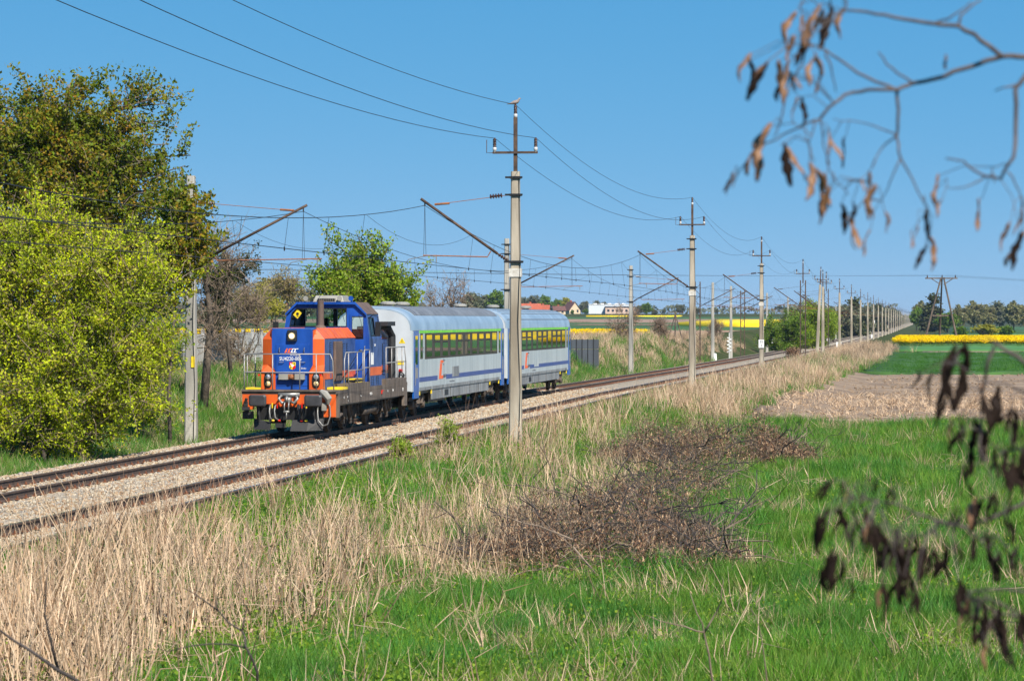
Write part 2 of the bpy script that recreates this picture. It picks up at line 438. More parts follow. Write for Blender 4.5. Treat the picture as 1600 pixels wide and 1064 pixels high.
# ------------------------------------------------------------------ ballast and tracks
def strip(ulist, zlist, ys):
    Yg, Ug = np.meshgrid(ys, ulist, indexing='ij')
    Zg = np.repeat(np.array(zlist)[None, :], len(ys), 0) + zr(Yg)
    Xg = xc(Yg) + Ug / CT
    return Xg, Yg, Zg
def grid_faces(ny, nu):
    i = (np.arange(ny - 1)[:, None] * nu + np.arange(nu - 1)[None, :]).ravel()
    return np.stack([i, i + 1, i + nu + 1, i + nu], 1)
YS_TRACK = np.concatenate([np.arange(18, 130, .4), np.arange(130, 420, 3), np.geomspace(420, 4000, 60)])
ub_ = np.array([-3.5, -3.0, -2.6, -2.2, -1.9, -1.5, -1.1, -.75, -.4, 0, .4, .75, 1.1, 1.5, 1.8, 2.1, 2.4, 2.7, 3.0, 3.4, 3.75, 4.1, 4.5, 4.9, 5.25, 5.6, 5.9, 6.2, 6.5, 6.9, 7.4])
zb_ = np.where(np.abs(ub_) < 1.3, -.205, np.where(np.abs(ub_ - 4.5) < 1.3, -.205, -.20))
zb_[0], zb_[1], zb_[2] = -.85, -.52, -.30
zb_[-6:] = [-.22, -.24, -.32, -.5, -.8, -1.1]
Xg, Yg, Zg = strip(ub_, zb_, YS_TRACK)
Zg = Zg + (.018 * rng.standard_normal(Zg.shape)) * (Yg < 150)
me = np_mesh('ballast_bed', np.stack([Xg, Yg, Zg], -1).reshape(-1, 3), grid_faces(*Zg.shape), M['ballast'])
structure(link('ballast_bed', me), 'pale crushed stone bed under both tracks')

def track(name, label, uc, headmat):
    root = link(name, None, None, along(60, uc)); structure(root, label)
    ox, oy, oz = along(60, uc)
    # rails with a real rail section
    prof = [(-.075, -.17), (.075, -.17), (.075, -.155), (.012, -.135), (.010, -.045), (.036, -.038), (.036, -.006), (.028, 0), (-.028, 0), (-.036, -.006), (-.036, -.038), (-.010, -.045), (-.012, -.135), (-.075, -.155)]
    ys = np.concatenate([np.arange(18, 420, 4), np.geomspace(420, 4000, 60)])
    for s in (-1, 1):
        ur = uc + s * .7535
        mb = MB(); rings = []
        for y in ys:
            sc_ = 1.0
            rings.append([(xc(y) + (ur + p) / CT - ox, y - oy, float(zr(y)) + z - oz) for p, z in prof])
        mb.loft(rings, 0)
        k = len(prof); 
        for fi in range((len(ys) - 1) * k):
            if fi % k == 7: mb.m[fi] = 1
        mb.build('rail', [M['rail'], headmat], root)
    # sleepers and fastenings
    sl = MB(); L = 1.28
    sl.loft([[(-L, -.13, -.21), (-L, .13, -.21), (-L, .10, -.0), (-L, -.10, -.0)], [(-.45, -.13, -.24), (-.45, .13, -.24), (-.45, .09, -.045), (-.45, -.09, -.045)],
             [(.45, -.13, -.24), (.45, .13, -.24), (.45, .09, -.045), (.45, -.09, -.045)], [(L, -.13, -.21), (L, .13, -.21), (L, .10, -.0), (L, -.10, -.0)]])
    sme = sl.mesh('sleeper', M['sleeper'])
    fa = MB()
    for s in (-1, 1):
        for q in (-1, 1):
            x = s * .7535 + q * .115
            fa.box(x - .045, x + .045, -.055, .055, 0, .022); fa.lathe((x, 0, .022), [(.028, 0), (.028, .03), (.016, .03), (.016, .055)], 6)
    fme = fa.mesh('rail_fastening', M['clip'])
    y = 40.0; far = MB(); n = 0
    while y < 330:
        px, py, pz = along(y, uc, -.175)
        if y < 185:
            o = link('sleeper', sme, root, (px - ox, py - oy, pz - oz), (0, 0, ROTZ))
            f = link('rail_fastening', fme, o, (0, 0, .003))
        else:
            for u0, u1 in ((-1.28, 1.28),):
                a = along(y - .1, uc + u0, -.175); b_ = along(y - .1, uc + u1, -.175); c = along(y + .1, uc + u1, -.175); d = along(y + .1, uc + u0, -.175)
                far.quad(*[(p[0] - ox, p[1] - oy, p[2] - oz + .003) for p in (a, b_, c, d)])
            for s in (-1, 1):
                a = along(y, uc + s * .7535, -.17)
                far.box(a[0] - ox - .14, a[0] - ox + .14, a[1] - oy - .05, a[1] - oy + .05, a[2] - oz, a[2] - oz + .05, 1)
        y += .62
    fo = far.build('far_sleepers', [M['sleeper'], M['clip']], root); fo['kind'] = 'stuff'
track('railway_track', 'far railway track that the train stands on', 0.0, M['railtop_dull'])
track('railway_track', 'near railway track with shiny rails beside the dry grass', 4.5, M['railtop'])
# ------------------------------------------------------------------ locomotive (local x = right of travel axis, y = away from the camera, z above rail)
FRONT = (math.pi / 2, 0, 0)            # text facing the camera end
SIDE = (math.pi / 2, 0, math.pi / 2)   # text on the right-hand side
def louvre(parent, side_x, y0, y1, z0, z1, n, face='side', mname='blue_dull'):
    mb = MB()
    d = (z1 - z0) / n
    if face == 'side':
        mb.box(side_x - .02, side_x + .004, y0, y1, z0, z1, 0)
        for i in range(n):
            z = z0 + d * i
            mb.hexa([(side_x + .004, y0 + .02, z + .15 * d), (side_x + .022, y0 + .02, z + .0 * d), (side_x + .022, y1 - .02, z), (side_x + .004, y1 - .02, z + .15 * d),
                     (side_x + .004, y0 + .02, z + .55 * d), (side_x + .008, y0 + .02, z + .55 * d), (side_x + .008, y1 - .02, z + .55 * d), (side_x + .004, y1 - .02, z + .55 * d)], 1)
    return mb.build('louvre', [M['black'], M[mname]], parent)
def handrail(parent, posts, rails, r=.019):
    mb = MB()
    for p in posts: mb.tube(p, r, 6)
    for p in rails: mb.tube(p, r, 6)
    return mb.build('handrail', M['rail_paint'], parent, smooth=True)
def wheel(parent, x, y, r=.55, inner=None):
    s = 1 if x > 0 else -1
    w_ = MB(); w_.lathe((x, y, r), [(r + .028, -s * .07), (r + .028, -s * .04), (r, -s * .035), (r - .01, s * .06), (r - .08, s * .065), (r - .09, s * .03), (.16, s * .01), (.15, s * .08), (.02, s * .09)], 28, 0, 'x')
    return w_.build('wheel', M['dirty'], parent, smooth=False)

LY = 95.5
loco = thing('diesel_locomotive', 'blue and orange diesel locomotive at the head of the passenger train', 'locomotive', along(LY, 0), ROTZ)

def build_loco(R):
    B, O = M['blue'], M['orange']
    # underframe: sill beams along the sides, deck, buffer beam
    mb = MB(); mb.box(-1.5, 1.5, .02, 13.15, 1.26, 1.37); mb.build('deck', M['grime'], R)
    for s in (-1, 1):
        mb = MB()
        x0, x1 = (1.40, 1.5) if s > 0 else (-1.5, -1.40)
        mb.prism([(x0, .92), (x1, .92), (x1, 1.255), (x0, 1.255)], .62, 12.55)
        mb.box(x0, x1, .35, .615, .52, 1.255); mb.box(x0, x1, 12.555, 13.1, .55, 1.255)
        sill = mb.build('side_sill', M['grime'], R)
        if s > 0:
            for i, (yy, zz, hh, tx) in enumerate([(1.3, 1.12, .10, 'L S'), (1.9, 1.12, .10, '4 T'), (2.0, .99, .09, '1'), (4.2, 1.1, .07, 'No.'), (6.0, 1.13, .13, '98 51 8'), (9.2, 1.14, .10, 'PL'), (10.2, 1.14, .12, 'REV'), (12.2, 1.14, .14, '||||')]):
                text('stencil', tx, hh, M['white'], sill, (1.503, yy, zz), SIDE)
            q = MB(); q.box(1.503, 1.53, 7.9, 8.0, 1.08, 1.2); q.box(1.51, 1.56, 7.93, 8.12, 1.17, 1.2); q.build('red_handle', M['red'], sill)
    mb = MB(); mb.box(-1.5, 1.5, -.03, .03, 1.335, 1.40); mb.build('deck_edge', M['grime'], R)
    # buffer beam, orange, with dark lower cut-out
    bb = plate('buffer_beam', [(-1.48, .78), (-1.12, .78), (-1.12, .95), (-.45, .95), (-.3, .86), (.3, .86), (.45, .95), (1.1, .95), (1.1, .55), (1.48, .55), (1.48, 1.33), (-1.48, 1.33)], [], .06, .06, O, R)
    mb = MB(); mb.box(-1.05, 1.05, .12, .5, .45, 1.25); mb.build('front_frame', M['black'], R)
    mb = MB(); mb.box(-.29, -.13, .015, .028, 1.12, 1.16); mb.build('plate', M['black'], bb)
    for s in (-1, 1):
        x = s * .875
        b = MB(); b.lathe((x, 0, 1.06), [(.15, .02), (.15, -.16), (.10, -.16), (.10, -.50), (.13, -.52)], 16, 0, 'y'); bo = b.build('buffer', M['dirty'], R, smooth=False)
        h = MB(); pr = []
        wx, wz = .275, .18
        for (ox, oz) in [(-wx, -wz + .05), (-wx + .05, -wz), (wx - .05, -wz), (wx, -wz + .05), (wx, wz - .05), (wx - .05, wz), (-wx + .05, wz), (-wx, wz - .05)]: pr.append((ox, oz))
        h.loft([[(x + a, -.50, 1.07 + c) for a, c in pr], [(x + a, -.56, 1.07 + c) for a, c in pr], [(x + a * .8, -.585, 1.07 + c * .8) for a, c in pr]])
        h.build('buffer_head', M['buffer'], bo, smooth=False)
    # coupling
    c = MB()
    c.box(-.34, .34, .0, .03, 1.17, 1.30); c.box(-.09, .09, -.22, .03, 1.0, 1.16)
    c.tube([(0, -.20, 1.12), (0, -.30, 1.16), (0, -.36, 1.10), (0, -.33, 1.02)], [.04, .05, .045, .02], 8)
    for s in (-1, 1):
        c.tube([(s * .06, -.28, 1.05), (s * .07, -.36, .92), (s * .06, -.36, .72)], .022, 6)
        c.tube([(s * .22, -.02, 1.22), (s * .3, -.1, 1.12), (s * .2, -.12, .98), (s * .1, -.08, 1.02)], .045, 6)
    c.tube([(-.09, -.36, .72), (.09, -.36, .72)], .035, 8); c.tube([(0, -.36, .72), (0, -.36, .50)], .02, 6)
    c.build('screw_coupling', M['steel'], R, smooth=True)
    # hoses with coloured taps
    for x, dx, tapm in [(-.56, .08, 'yellow'), (-.40, .12, 'red'), (.38, .04, 'red'), (.52, .04, 'yellow')]:
        h = MB(); z0 = .92
        h.tube([(x, .0, z0), (x, -.16, z0 - .03), (x - .01, -.22, z0 - .18), (x + .01, -.22, z0 - .38), (x + dx, -.18, z0 - .47)], .024, 7)
        ho = h.build('brake_hose', M['rubber'] if x > 0 else M['steel'], R, smooth=True)
        t = MB(); t.tube([(x + dx - .02, -.18, z0 - .475), (x + dx + .06, -.17, z0 - .48)], .033, 8); t.build('coupling_head', M[tapm], ho)
        t = MB(); t.box(x + .03, x + .06, -.06, .0, z0 - .1, z0 + .06); t.build('tap', M[tapm], ho)
    h = MB(); h.tube([(.92, -.02, .85), (.93, -.1, .7), (.95, -.12, .45), (1.1, -.12, .28), (1.25, -.1, .33), (1.33, -.06, .6), (1.30, -.02, .9), (1.2, -.02, 1.0)], .02, 7)
    h.build('heating_cable', M['steel'], R, smooth=True)
    h = MB(); h.tube([(1.02, -.06, 1.36), (1.15, -.1, 1.27), (1.27, -.08, 1.12), (1.25, -.06, .95)], [.06, .13, .12, .05], 8); h.box(1.05, 1.2, -.06, .02, .75, .98); h.build('cable_socket', M['greybox'], R)
    h = MB(); h.box(-1.42, -1.30, -.05, .04, .88, 1.02); h.box(-1.46, -1.24, -.12, .05, .74, .86); h.tube([(-1.36, -.03, 1.0), (-1.33, -.06, 1.12)], .05, 6); h.box(-1.47, -1.13, .0, .09, .48, .72); h.build('jumper_socket', M['rubber'], R)
    # rail guards (snow plough plates)
    p = MB()
    p.hexa([(-1.1, -.05, .16), (-.55, -.24, .14), (-.55, -.18, .14), (-1.1, .02, .16), (-1.12, .05, .42), (-.55, -.1, .38), (-.55, -.04, .38), (-1.12, .1, .50)])
    p.hexa([(.10, -.30, .12), (.62, -.30, .12), (.62, -.24, .12), (.1, -.24, .12), (.14, -.12, .46), (.66, -.12, .46), (.66, -.06, .46), (.14, -.06, .46)])
    p.hexa([(.62, -.30, .12), (1.08, -.02, .14), (1.06, .04, .14), (.6, -.24, .12), (.66, -.12, .46), (1.1, .1, .5), (1.08, .16, .5), (.64, -.06, .46)])
    p.box(-.40, -.08, -.16, -.10, .22, .36)
    for x in (-.95, -.6, .3, .8): p.box(x - .03, x + .03, -.02, .12, .4, .95)
    p.build('rail_guard', M['rubber'], R)
    # ---- long hood
    hb = MB()
    hb.prism([(-.98, 1.372), (.98, 1.372), (.98, 2.975), (.72, 3.29), (-.72, 3.29), (-.98, 2.975)], .76, 5.99)
    hood = hb.build('long_hood', M['blue_dull'], R)
    for s in (-1, 1):
        m_ = MB(); m_.hexa([(s * .985, .79, 2.965), (s * .985, 5.98, 2.965), (s * .99, 5.98, 2.985), (s * .99, .79, 2.985), (s * .715, .79, 3.295), (s * .715, 5.98, 3.295), (s * .725, 5.98, 3.31), (s * .725, .79, 3.31)])
        m_.build('hood_shoulder', M['orange_top'], hood)
        if s > 0:
            for y in (2.6, 3.6, 4.6):
                r_ = MB(); r_.hexa([(.99, y, 2.99), (.99, y + .05, 2.99), (1.0, y + .05, 3.0), (1.0, y, 3.0), (.73, y, 3.30), (.73, y + .05, 3.30), (.74, y + .05, 3.32), (.74, y, 3.32)]); r_.build('rib', M['orange_top'], hood)
    # front panel (blue) with the sloping lower corners
    plate('front_panel', [(-.53, 1.375), (.53, 1.375), (.53, 1.95), (.65, 2.15), (.65, 3.22), (.60, 3.275), (-.60, 3.275), (-.65, 3.22), (-.65, 2.15), (-.53, 1.95)], [], .55, .03, B, hood)
    m_ = MB(); m_.hexa([(-.64, .56, 3.255), (.64, .56, 3.255), (.72, .79, 3.285), (-.72, .79, 3.285), (-.60, .56, 3.275), (.60, .56, 3.275), (.70, .79, 3.305), (-.70, .79, 3.305)]); m_.build('front_top', M['blue_dull'], hood)
    for s in (-1, 1):
        # orange corner: chamfer above, lamp pillar below
        c_ = MB()
        a0, a1 = [(s * .65, .54), (s * .98, .745)], None
        pts_hi = [(s * .655, .535, 2.15), (s * .985, .745, 2.15), (s * .985, .745, 2.975), (s * .73, .99, 3.29), (s * .655, .535, 3.235)]
        back = [(s * .64, .62, 2.15), (s * .9, .97, 2.15), (s * .9, .97, 2.93), (s * .70, 1.0, 3.22), (s * .62, .62, 3.18)]
        c_.hexa([(s * .655, .535, 2.15), (s * .985, .745, 2.15), (s * .92, .785, 2.15), (s * .64, .62, 2.15), (s * .655, .535, 2.96), (s * .985, .745, 2.96), (s * .92, .785, 2.96), (s * .64, .62, 2.96)])
        c_.hexa([(s * .655, .535, 2.961), (s * .985, .745, 2.961), (s * .92, .785, 2.961), (s * .64, .62, 2.961), (s * .655, .535, 3.235), (s * .73, .78, 3.285), (s * .70, .79, 3.27), (s * .64, .62, 3.2)])
        lo = [(s * .535, .50, 1.375), (s * .985, .50, 1.375), (s * .985, .50, 1.93), (s * .535, .50, 1.93)]
        lob = [(s * .535, .79, 1.375), (s * .985, .79, 1.375), (s * .985, .79, 1.93), (s * .535, .79, 1.93)]
        c_.loft([lo, lob])
        # sloping transition between pillar and chamfer
        c_.loft([[(s * .535, .50, 1.93), (s * .985, .50, 1.93), (s * .985, .79, 1.93), (s * .535, .79, 1.93)],
                 [(s * .652, .536, 2.152), (s * .80, .63, 2.152), (s * .984, .748, 2.152), (s * .66, .785, 2.152)]])
        co = c_.build('front_corner', O, hood)
        # lamp cluster: oval dark bezel, two lenses
        x = s * .765
        bz = MB(); ring = []
        for i in range(20):
            an = 2 * math.pi * i / 20; ring.append((x + .12 * math.copysign(abs(math.cos(an)) ** .6, math.cos(an)), 1.675 + .225 * math.copysign(abs(math.sin(an)) ** .7, math.sin(an))))
        bz.loft([[(a, .50, c) for a, c in ring], [(a, .47, c) for a, c in ring]])
        bo = bz.build('lamp_housing', M['black'], hood)
        l1 = MB(); l1.lathe((x, .47, 1.78), [(.085, 0), (.08, -.02), (.045, -.035), (.01, -.04)], 18, 0, 'y'); l1.build('marker_lamp', M['lampglass'], bo, smooth=True)
        l2 = MB(); l2.lathe((x, .47, 1.565), [(.085, 0), (.08, -.02), (.045, -.035), (.01, -.04)], 18, 0, 'y'); l2.build('headlamp', M['lampamber'], bo, smooth=True)
    # upper headlight in its black box
    hl = MB(); hl.hexa([(-.145, .42, 2.90), (.145, .42, 2.90), (.16, .56, 2.90), (-.16, .56, 2.90), (-.145, .45, 3.24), (.145, .45, 3.24), (.16, .60, 3.26), (-.16, .60, 3.26)])
    ho = hl.build('headlight_box', M['black'], hood, bev=.015)
    g_ = bpy.data.materials.new('lit_headlight'); g_.use_nodes = True
    pb = g_.node_tree.nodes['Principled BSDF']; pb.inputs['Emission Color'].default_value = (1, .82, .45, 1); pb.inputs['Emission Strength'].default_value = 2.2; pb.inputs['Base Color'].default_value = (.8, .7, .4, 1)
    q = MB(); q.lathe((0, .425, 3.06), [(.075, 0), (.07, -.012), (.01, -.02)], 18, 0, 'y'); q.build('headlight', g_, ho)
    q = MB(); q.lathe((0, .43, 3.06), [(.105, 0), (.105, -.008), (.075, -.014)], 18, 0, 'y'); q.build('headlight_rim', M['lampamber'], ho)
    # inspection door on the front with its lettering and marks
    dr = MB(); dr.box(-.52, .52, .515, .53, 1.92, 2.80); door = dr.build('front_door', B, hood, bev=.012)
    for x, z, v in [(-.40, 2.62, 1), (.39, 2.62, 1), (-.34, 2.24, 0), (.34, 2.24, 0)]:
        q = MB(); q.tube([(x, .515, z - .07), (x, .46, z - .06), (x, .46, z + .06), (x, .515, z + .07)] if v else [(x - .07, .515, z), (x - .06, .46, z), (x + .06, .46, z), (x + .07, .515, z)], .012, 6); q.build('grab_handle', M['steel'], door)
    text('number', 'SU4220-005', .165, M['white'], door, (-.055, .512, 2.345), FRONT, scx=.86)
    text('lettering', 'PKP INTERCITY', .047, M['white'], door, (.10, .512, 2.455), FRONT)
    text('lettering', 'Bolko', .07, M['white'], door, (.37, .512, 2.05), FRONT)
    lg = MB()
    def par(x, z, w_, h_, sh, m): lg.hexa([(x, .506, z), (x + w_, .506, z), (x + w_, .514, z), (x, .514, z), (x + sh, .506, z + h_), (x + w_ + sh, .506, z + h_), (x + w_ + sh, .514, z + h_), (x + sh, .514, z + h_)], m)
    par(-.245, 2.535, .05, .10, .045, 0); par(-.195, 2.645, .05, .025, .012, 0)
    par(-.155, 2.535, .05, .135, .06, 0); par(-.10, 2.535, .05, .025, .01, 0); par(-.048, 2.645, .055, .025, .01, 0)
    par(-.05, 2.535, .035, .135, .06, 1); par(-.01, 2.535, .045, .025, .01, 1); par(.04, 2.648, .05, .022, .01, 1)
    par(.045, 2.535, .035, .135, .06, 1); par(.085, 2.535, .045, .025, .01, 1); par(.135, 2.648, .06, .022, .01, 1)
    lg.build('logo', [M['logo_orange'], M['white']], door)
    # coat of arms: a quartered shield
    sh = MB(); cx, cz = .01, 2.135
    def q4(pts, m): sh.loft([[(cx + a, .507, cz + c) for a, c in pts], [(cx + a, .514, cz + c) for a, c in pts]], m)
    q4([(-.10, .0), (0, .0), (0, .11), (-.10, .11)], 0); q4([(0, 0), (.10, 0), (.10, .11), (0, .11)], 1)
    q4([(-.10, 0), (-.10, -.07), (-.06, -.105), (0, -.125), (0, 0)], 1); q4([(0, 0), (0, -.125), (.06, -.105), (.10, -.07), (.10, 0)], 0)
    sh.loft([[(cx + .04 * math.cos(t), .503, cz + .045 * math.sin(t)) for t in np.linspace(0, 6.28, 12)[:-1]], [(cx + .04 * math.cos(t), .513, cz + .045 * math.sin(t)) for t in np.linspace(0, 6.28, 12)[:-1]]], 2)
    sh.loft([[(cx + .055 + .022 * math.cos(t), .503, cz + .06 + .03 * math.sin(t)) for t in np.linspace(0, 6.28, 10)[:-1]], [(cx + .055 + .022 * math.cos(t), .513, cz + .06 + .03 * math.sin(t)) for t in np.linspace(0, 6.28, 10)[:-1]]], 3)
    sh.loft([[(cx - .05 + .022 * math.cos(t), .503, cz + .05 + .03 * math.sin(t)) for t in np.linspace(0, 6.28, 10)[:-1]], [(cx - .05 + .022 * math.cos(t), .513, cz + .05 + .03 * math.sin(t)) for t in np.linspace(0, 6.28, 10)[:-1]]], 2)
    sh.loft([[(cx - .05 + .02 * math.cos(t), .503, cz - .06 + .025 * math.sin(t)) for t in np.linspace(0, 6.28, 10)[:-1]], [(cx - .05 + .02 * math.cos(t), .513, cz - .06 + .025 * math.sin(t)) for t in np.linspace(0, 6.28, 10)[:-1]]], 3)
    sh.build('coat_of_arms', [M['red'], M['yellow'], M['white'], M['black']], door)
    q = MB(); q.box(-.41, .41, .40, .53, 1.70, 1.88); cb = q.build('cross_bar', M['greybox'], hood)
    q = MB(); q.lathe((0, .40, 1.78), [(.075, 0), (.07, -.03), (.05, -.07), (.02, -.08)], 12, 0, 'y'); q.box(-.10, .10, .385, .40, 1.71, 1.87); q.build('bell', M['rust'], cb)
    q = MB(); q.box(-.006, .006, .527, .533, 1.38, 1.69); q.box(-.52, .52, .528, .533, 1.495, 1.50); q.build('panel_seam', M['black'], hood)
    # hood sides
    for s in (-1, 1):
        x = s * .983
        if s > 0:
            louvre(hood, .983, 1.55, 1.85, 1.75, 2.85, 16); louvre(hood, .983, 3.75, 4.1, 1.95, 2.80, 14); louvre(hood, .983, 4.35, 4.7, 1.95, 2.80, 14)
            q = MB(); q.box(.983, 1.07, 2.15, 3.3, 1.62, 2.88); q.build('filter_box', M['roofbrown'], hood, bev=.02)
            q = MB(); q.box(.984, .992, .82, 2.1, 1.70, 1.93); q.box(.984, .992, 3.35, 5.95, 1.70, 1.93); q.build('side_stripe', O, hood)
    # exhaust stack, horns and roof boxes
    q = MB(); q.lathe((0, 5.05, 3.29), [(.2, 0), (.18, .04), (.112, .10), (.105, .92), (.095, .92), (.09, .5)], 16); q.build('exhaust_stack', M['roofbrown'], hood, smooth=False)
    # ---- cab
    outl = [(-1.45, 1.372), (1.45, 1.372), (1.45, 2.95), (1.33, 3.76), (.98, 4.11), (-.98, 4.11), (-1.33, 3.76), (-1.45, 2.95)]
    holes = [[(-1.24, 3.33), (-.30, 3.33), (-.30, 3.95), (-1.0, 3.95), (-1.16, 3.80)], rect(-.10, .69, 3.33, 3.95), rect(.86, 1.25, 2.92, 3.68)]
    cab = plate('cab_front', outl, holes, 6.02, .05, B, R)
    plate('cab_rear', outl, [rect(-1.15, -.2, 3.25, 3.95), rect(-.05, .95, 3.25, 3.95)], 8.24, .05, B, R)
    for i, h in enumerate(holes):
        g = MB(); g.loft([[(a, 6.03, c) for a, c in h], [(a, 6.034, c) for a, c in h]]); wv = g.build('windscreen' if i < 2 else 'door_window', M['glass'], cab)
        fr = MB(); pts = h + [h[0]]
        cx_ = sum(p[0] for p in h) / len(h); cz_ = sum(p[1] for p in h) / len(h)
        for k in range(len(h)):
            a, b = h[k], h[(k + 1) % len(h)]
            ai = (a[0] + (cx_ - a[0]) * .06, a[1] + (cz_ - a[1]) * .09); bi = (b[0] + (cx_ - b[0]) * .06, b[1] + (cz_ - b[1]) * .09)
            fr.hexa([(a[0], 5.985, a[1]), (b[0], 5.985, b[1]), (bi[0], 5.985, bi[1]), (ai[0], 5.985, ai[1]), (a[0], 6.02, a[1]), (b[0], 6.02, b[1]), (bi[0], 6.02, bi[1]), (ai[0], 6.02, ai[1])])
        fr.build('window_frame', M['black'], wv)
        if i < 3:
            q = MB(); wx = -.55 if i == 0 else .5 if i == 1 else 1.1
            q.tube([(wx, 5.97, 3.98 if i < 2 else 3.74), (wx + .12, 5.965, 3.5 if i < 2 else 3.3)], .008, 5); q.build('wiper', M['black'], wv)
    q = MB(); q.add([(-1.12, 6.022, 3.73), (-.97, 6.022, 3.60), (-.83, 6.022, 3.78), (-.97, 6.022, 3.92)], [(0, 1, 2, 3)], 0); q.lathe((-.97, 6.018, 3.76), [(.05, 0), (.05, -.003)], 10, 1, 'y'); q.box(-1.0, -.93, 6.010, 6.014, 3.67, 3.69, 1); q.build('yellow_notice', [M['yellow'], M['black']], cab)
    # cab side walls with window
    for s in (-1, 1):
        ws = MB()
        pf = [(1.372, 1.45), (2.95, 1.45), (3.76, 1.33)]
        x = s
        sw = plate('cab_side', rect(6.05, 8.21, 1.372, 2.95), [], s * 1.425, .05, M['blue_dull'], R, swap=True)
        y0, y1 = 6.35, 7.3
        def xx(z): return s * (1.45 - (z - 2.95) / .81 * .12 - .012)
        fr = MB()
        def panel(ya, yb, za, zb): fr.hexa([(xx(za), ya, za), (xx(za), yb, za), (xx(za) - s * .05, yb, za), (xx(za) - s * .05, ya, za), (xx(zb), ya, zb), (xx(zb), yb, zb), (xx(zb) - s * .05, yb, zb), (xx(zb) - s * .05, ya, zb)])
        panel(6.05, 8.21, 2.95, 3.05); panel(6.05, 6.35, 3.05, 3.62); panel(7.3, 8.21, 3.05, 3.62); panel(6.05, 8.21, 3.62, 3.76)
        fr.build('window_wall', M['blue_dull'], sw)
        g = MB(); g.hexa([(xx(3.05) - s * .02, 6.35, 3.05), (xx(3.05) - s * .02, 7.3, 3.05), (xx(3.05) - s * .03, 7.3, 3.05), (xx(3.05) - s * .03, 6.35, 3.05), (xx(3.62) - s * .02, 6.35, 3.62), (xx(3.62) - s * .02, 7.3, 3.62), (xx(3.62) - s * .03, 7.3, 3.62), (xx(3.62) - s * .03, 6.35, 3.62)])
        g.build('side_window', M['glass'], sw)
        if s > 0:
            q = MB()
            for (ya, yb, za, zb) in [(6.33, 7.32, 3.02, 3.06), (6.33, 7.32, 3.61, 3.65), (6.33, 6.38, 3.05, 3.62), (7.27, 7.32, 3.05, 3.62), (6.8, 6.84, 3.05, 3.62)]:
                q.hexa([(xx(za) + .012, ya, za), (xx(za) + .012, yb, za), (xx(za) - .0, yb, za), (xx(za) - .0, ya, za), (xx(zb) + .012, ya, zb), (xx(zb) + .012, yb, zb), (xx(zb), yb, zb), (xx(zb), ya, zb)])
            q.build('side_window_frame', M['black'], sw)
            q = MB(); q.box(1.452, 1.458, 6.05, 8.21, 1.72, 2.0); q.build('side_stripe', O, sw)
            for yy in (6.35, 6.65, 7.25, 7.55): louvre(sw, 1.452, yy, yy + .2, 1.42, 1.68, 5)
            q = MB(); q.box(1.452, 1.456, 6.25, 6.75, 2.08, 2.48); q.build('notice', M['white'], sw)
            text('number', '3210', .11, M['white'], sw, (1.453, 7.0, 2.72), SIDE)
        q = MB(); mx = s * 1.72
        q.tube([(s * 1.38, 6.2, 3.62), (s * 1.55, 6.1, 3.72), (mx, 6.08, 3.66), (mx, 6.08, 3.4)], .018, 6); q.box(mx - .09, mx + .09, 6.04, 6.12, 3.02, 3.5); q.build('mirror', M['black'], R, bev=.01)
    # roof
    rf = MB(); rf.prism([(-.985, 4.115), (.985, 4.115), (.95, 4.15), (-.95, 4.15)], 5.93, 8.3); roof = rf.build('cab_roof', M['roofbrown'], R)
    for s in (-1, 1):
        r_ = MB(); r_.hexa([(s * 1.345, 5.95, 3.755), (s * 1.345, 8.28, 3.755), (s * 1.31, 8.28, 3.755), (s * 1.31, 5.95, 3.755), (s * .99, 5.95, 4.13), (s * .99, 8.28, 4.13), (s * .95, 8.28, 4.11), (s * .95, 5.95, 4.11)]); r_.build('roof_slope', M['roofbrown'], roof)
    q = MB(); q.box(-.98, .98, 5.90, 5.96, 4.07, 4.152); q.hexa([(.98, 5.90, 4.07), (1.36, 5.90, 3.70), (1.36, 5.96, 3.70), (.98, 5.96, 4.07), (.98, 5.90, 4.15), (1.36, 5.90, 3.77), (1.36, 5.96, 3.77), (.98, 5.96, 4.15)])
    q.hexa([(-1.36, 5.90, 3.70), (-.98, 5.90, 4.07), (-.98, 5.96, 4.07), (-1.36, 5.96, 3.70), (-1.36, 5.90, 3.77), (-.98, 5.90, 4.15), (-.98, 5.96, 4.15), (-1.36, 5.96, 3.77)]); q.build('roof_edge', B, roof)
    ac = MB(); ac.hexa([(-.50, 6.2, 4.15), (.55, 6.2, 4.15), (.55, 7.5, 4.15), (-.50, 7.5, 4.15), (-.42, 6.32, 4.37), (.47, 6.32, 4.37), (.47, 7.4, 4.37), (-.42, 7.4, 4.37)]); aco = ac.build('air_conditioner', M['greybox'], roof, bev=.02)
    gr = MB(); gr.box(-.33, .26, 6.20, 6.25, 4.18, 4.27, 0)
    for i in range(9): gr.box(-.33 + i * .07, -.32 + i * .07, 6.185, 6.2, 4.18, 4.27, 1)
    gr.build('grille', [M['black'], M['greybox']], aco)
    for x in (-.72, .42, .80):
        h_ = MB(); h_.lathe((x, 6.15, 4.27), [(.085, -.02), (.075, 0), (.03, .15), (.025, .35)], 12, 0, 'y'); h_.box(x - .02, x + .02, 6.3, 6.36, 4.15, 4.27); h_.build('horn', M['greybox'] if x < .5 else M['blue'], roof)
    # cab interior: desk and seat back, seen through the glass
    q = MB(); q.box(-1.2, .7, 6.3, 6.9, 2.9, 3.25); q.box(-.6, -.2, 7.3, 7.45, 2.9, 3.62); q.build('cab_interior', M['rubber'], cab)
    # door on the cab front right, with steps
    q = MB(); q.box(.80, 1.33, 5.985, 5.994, 1.5, 3.78); q2 = None
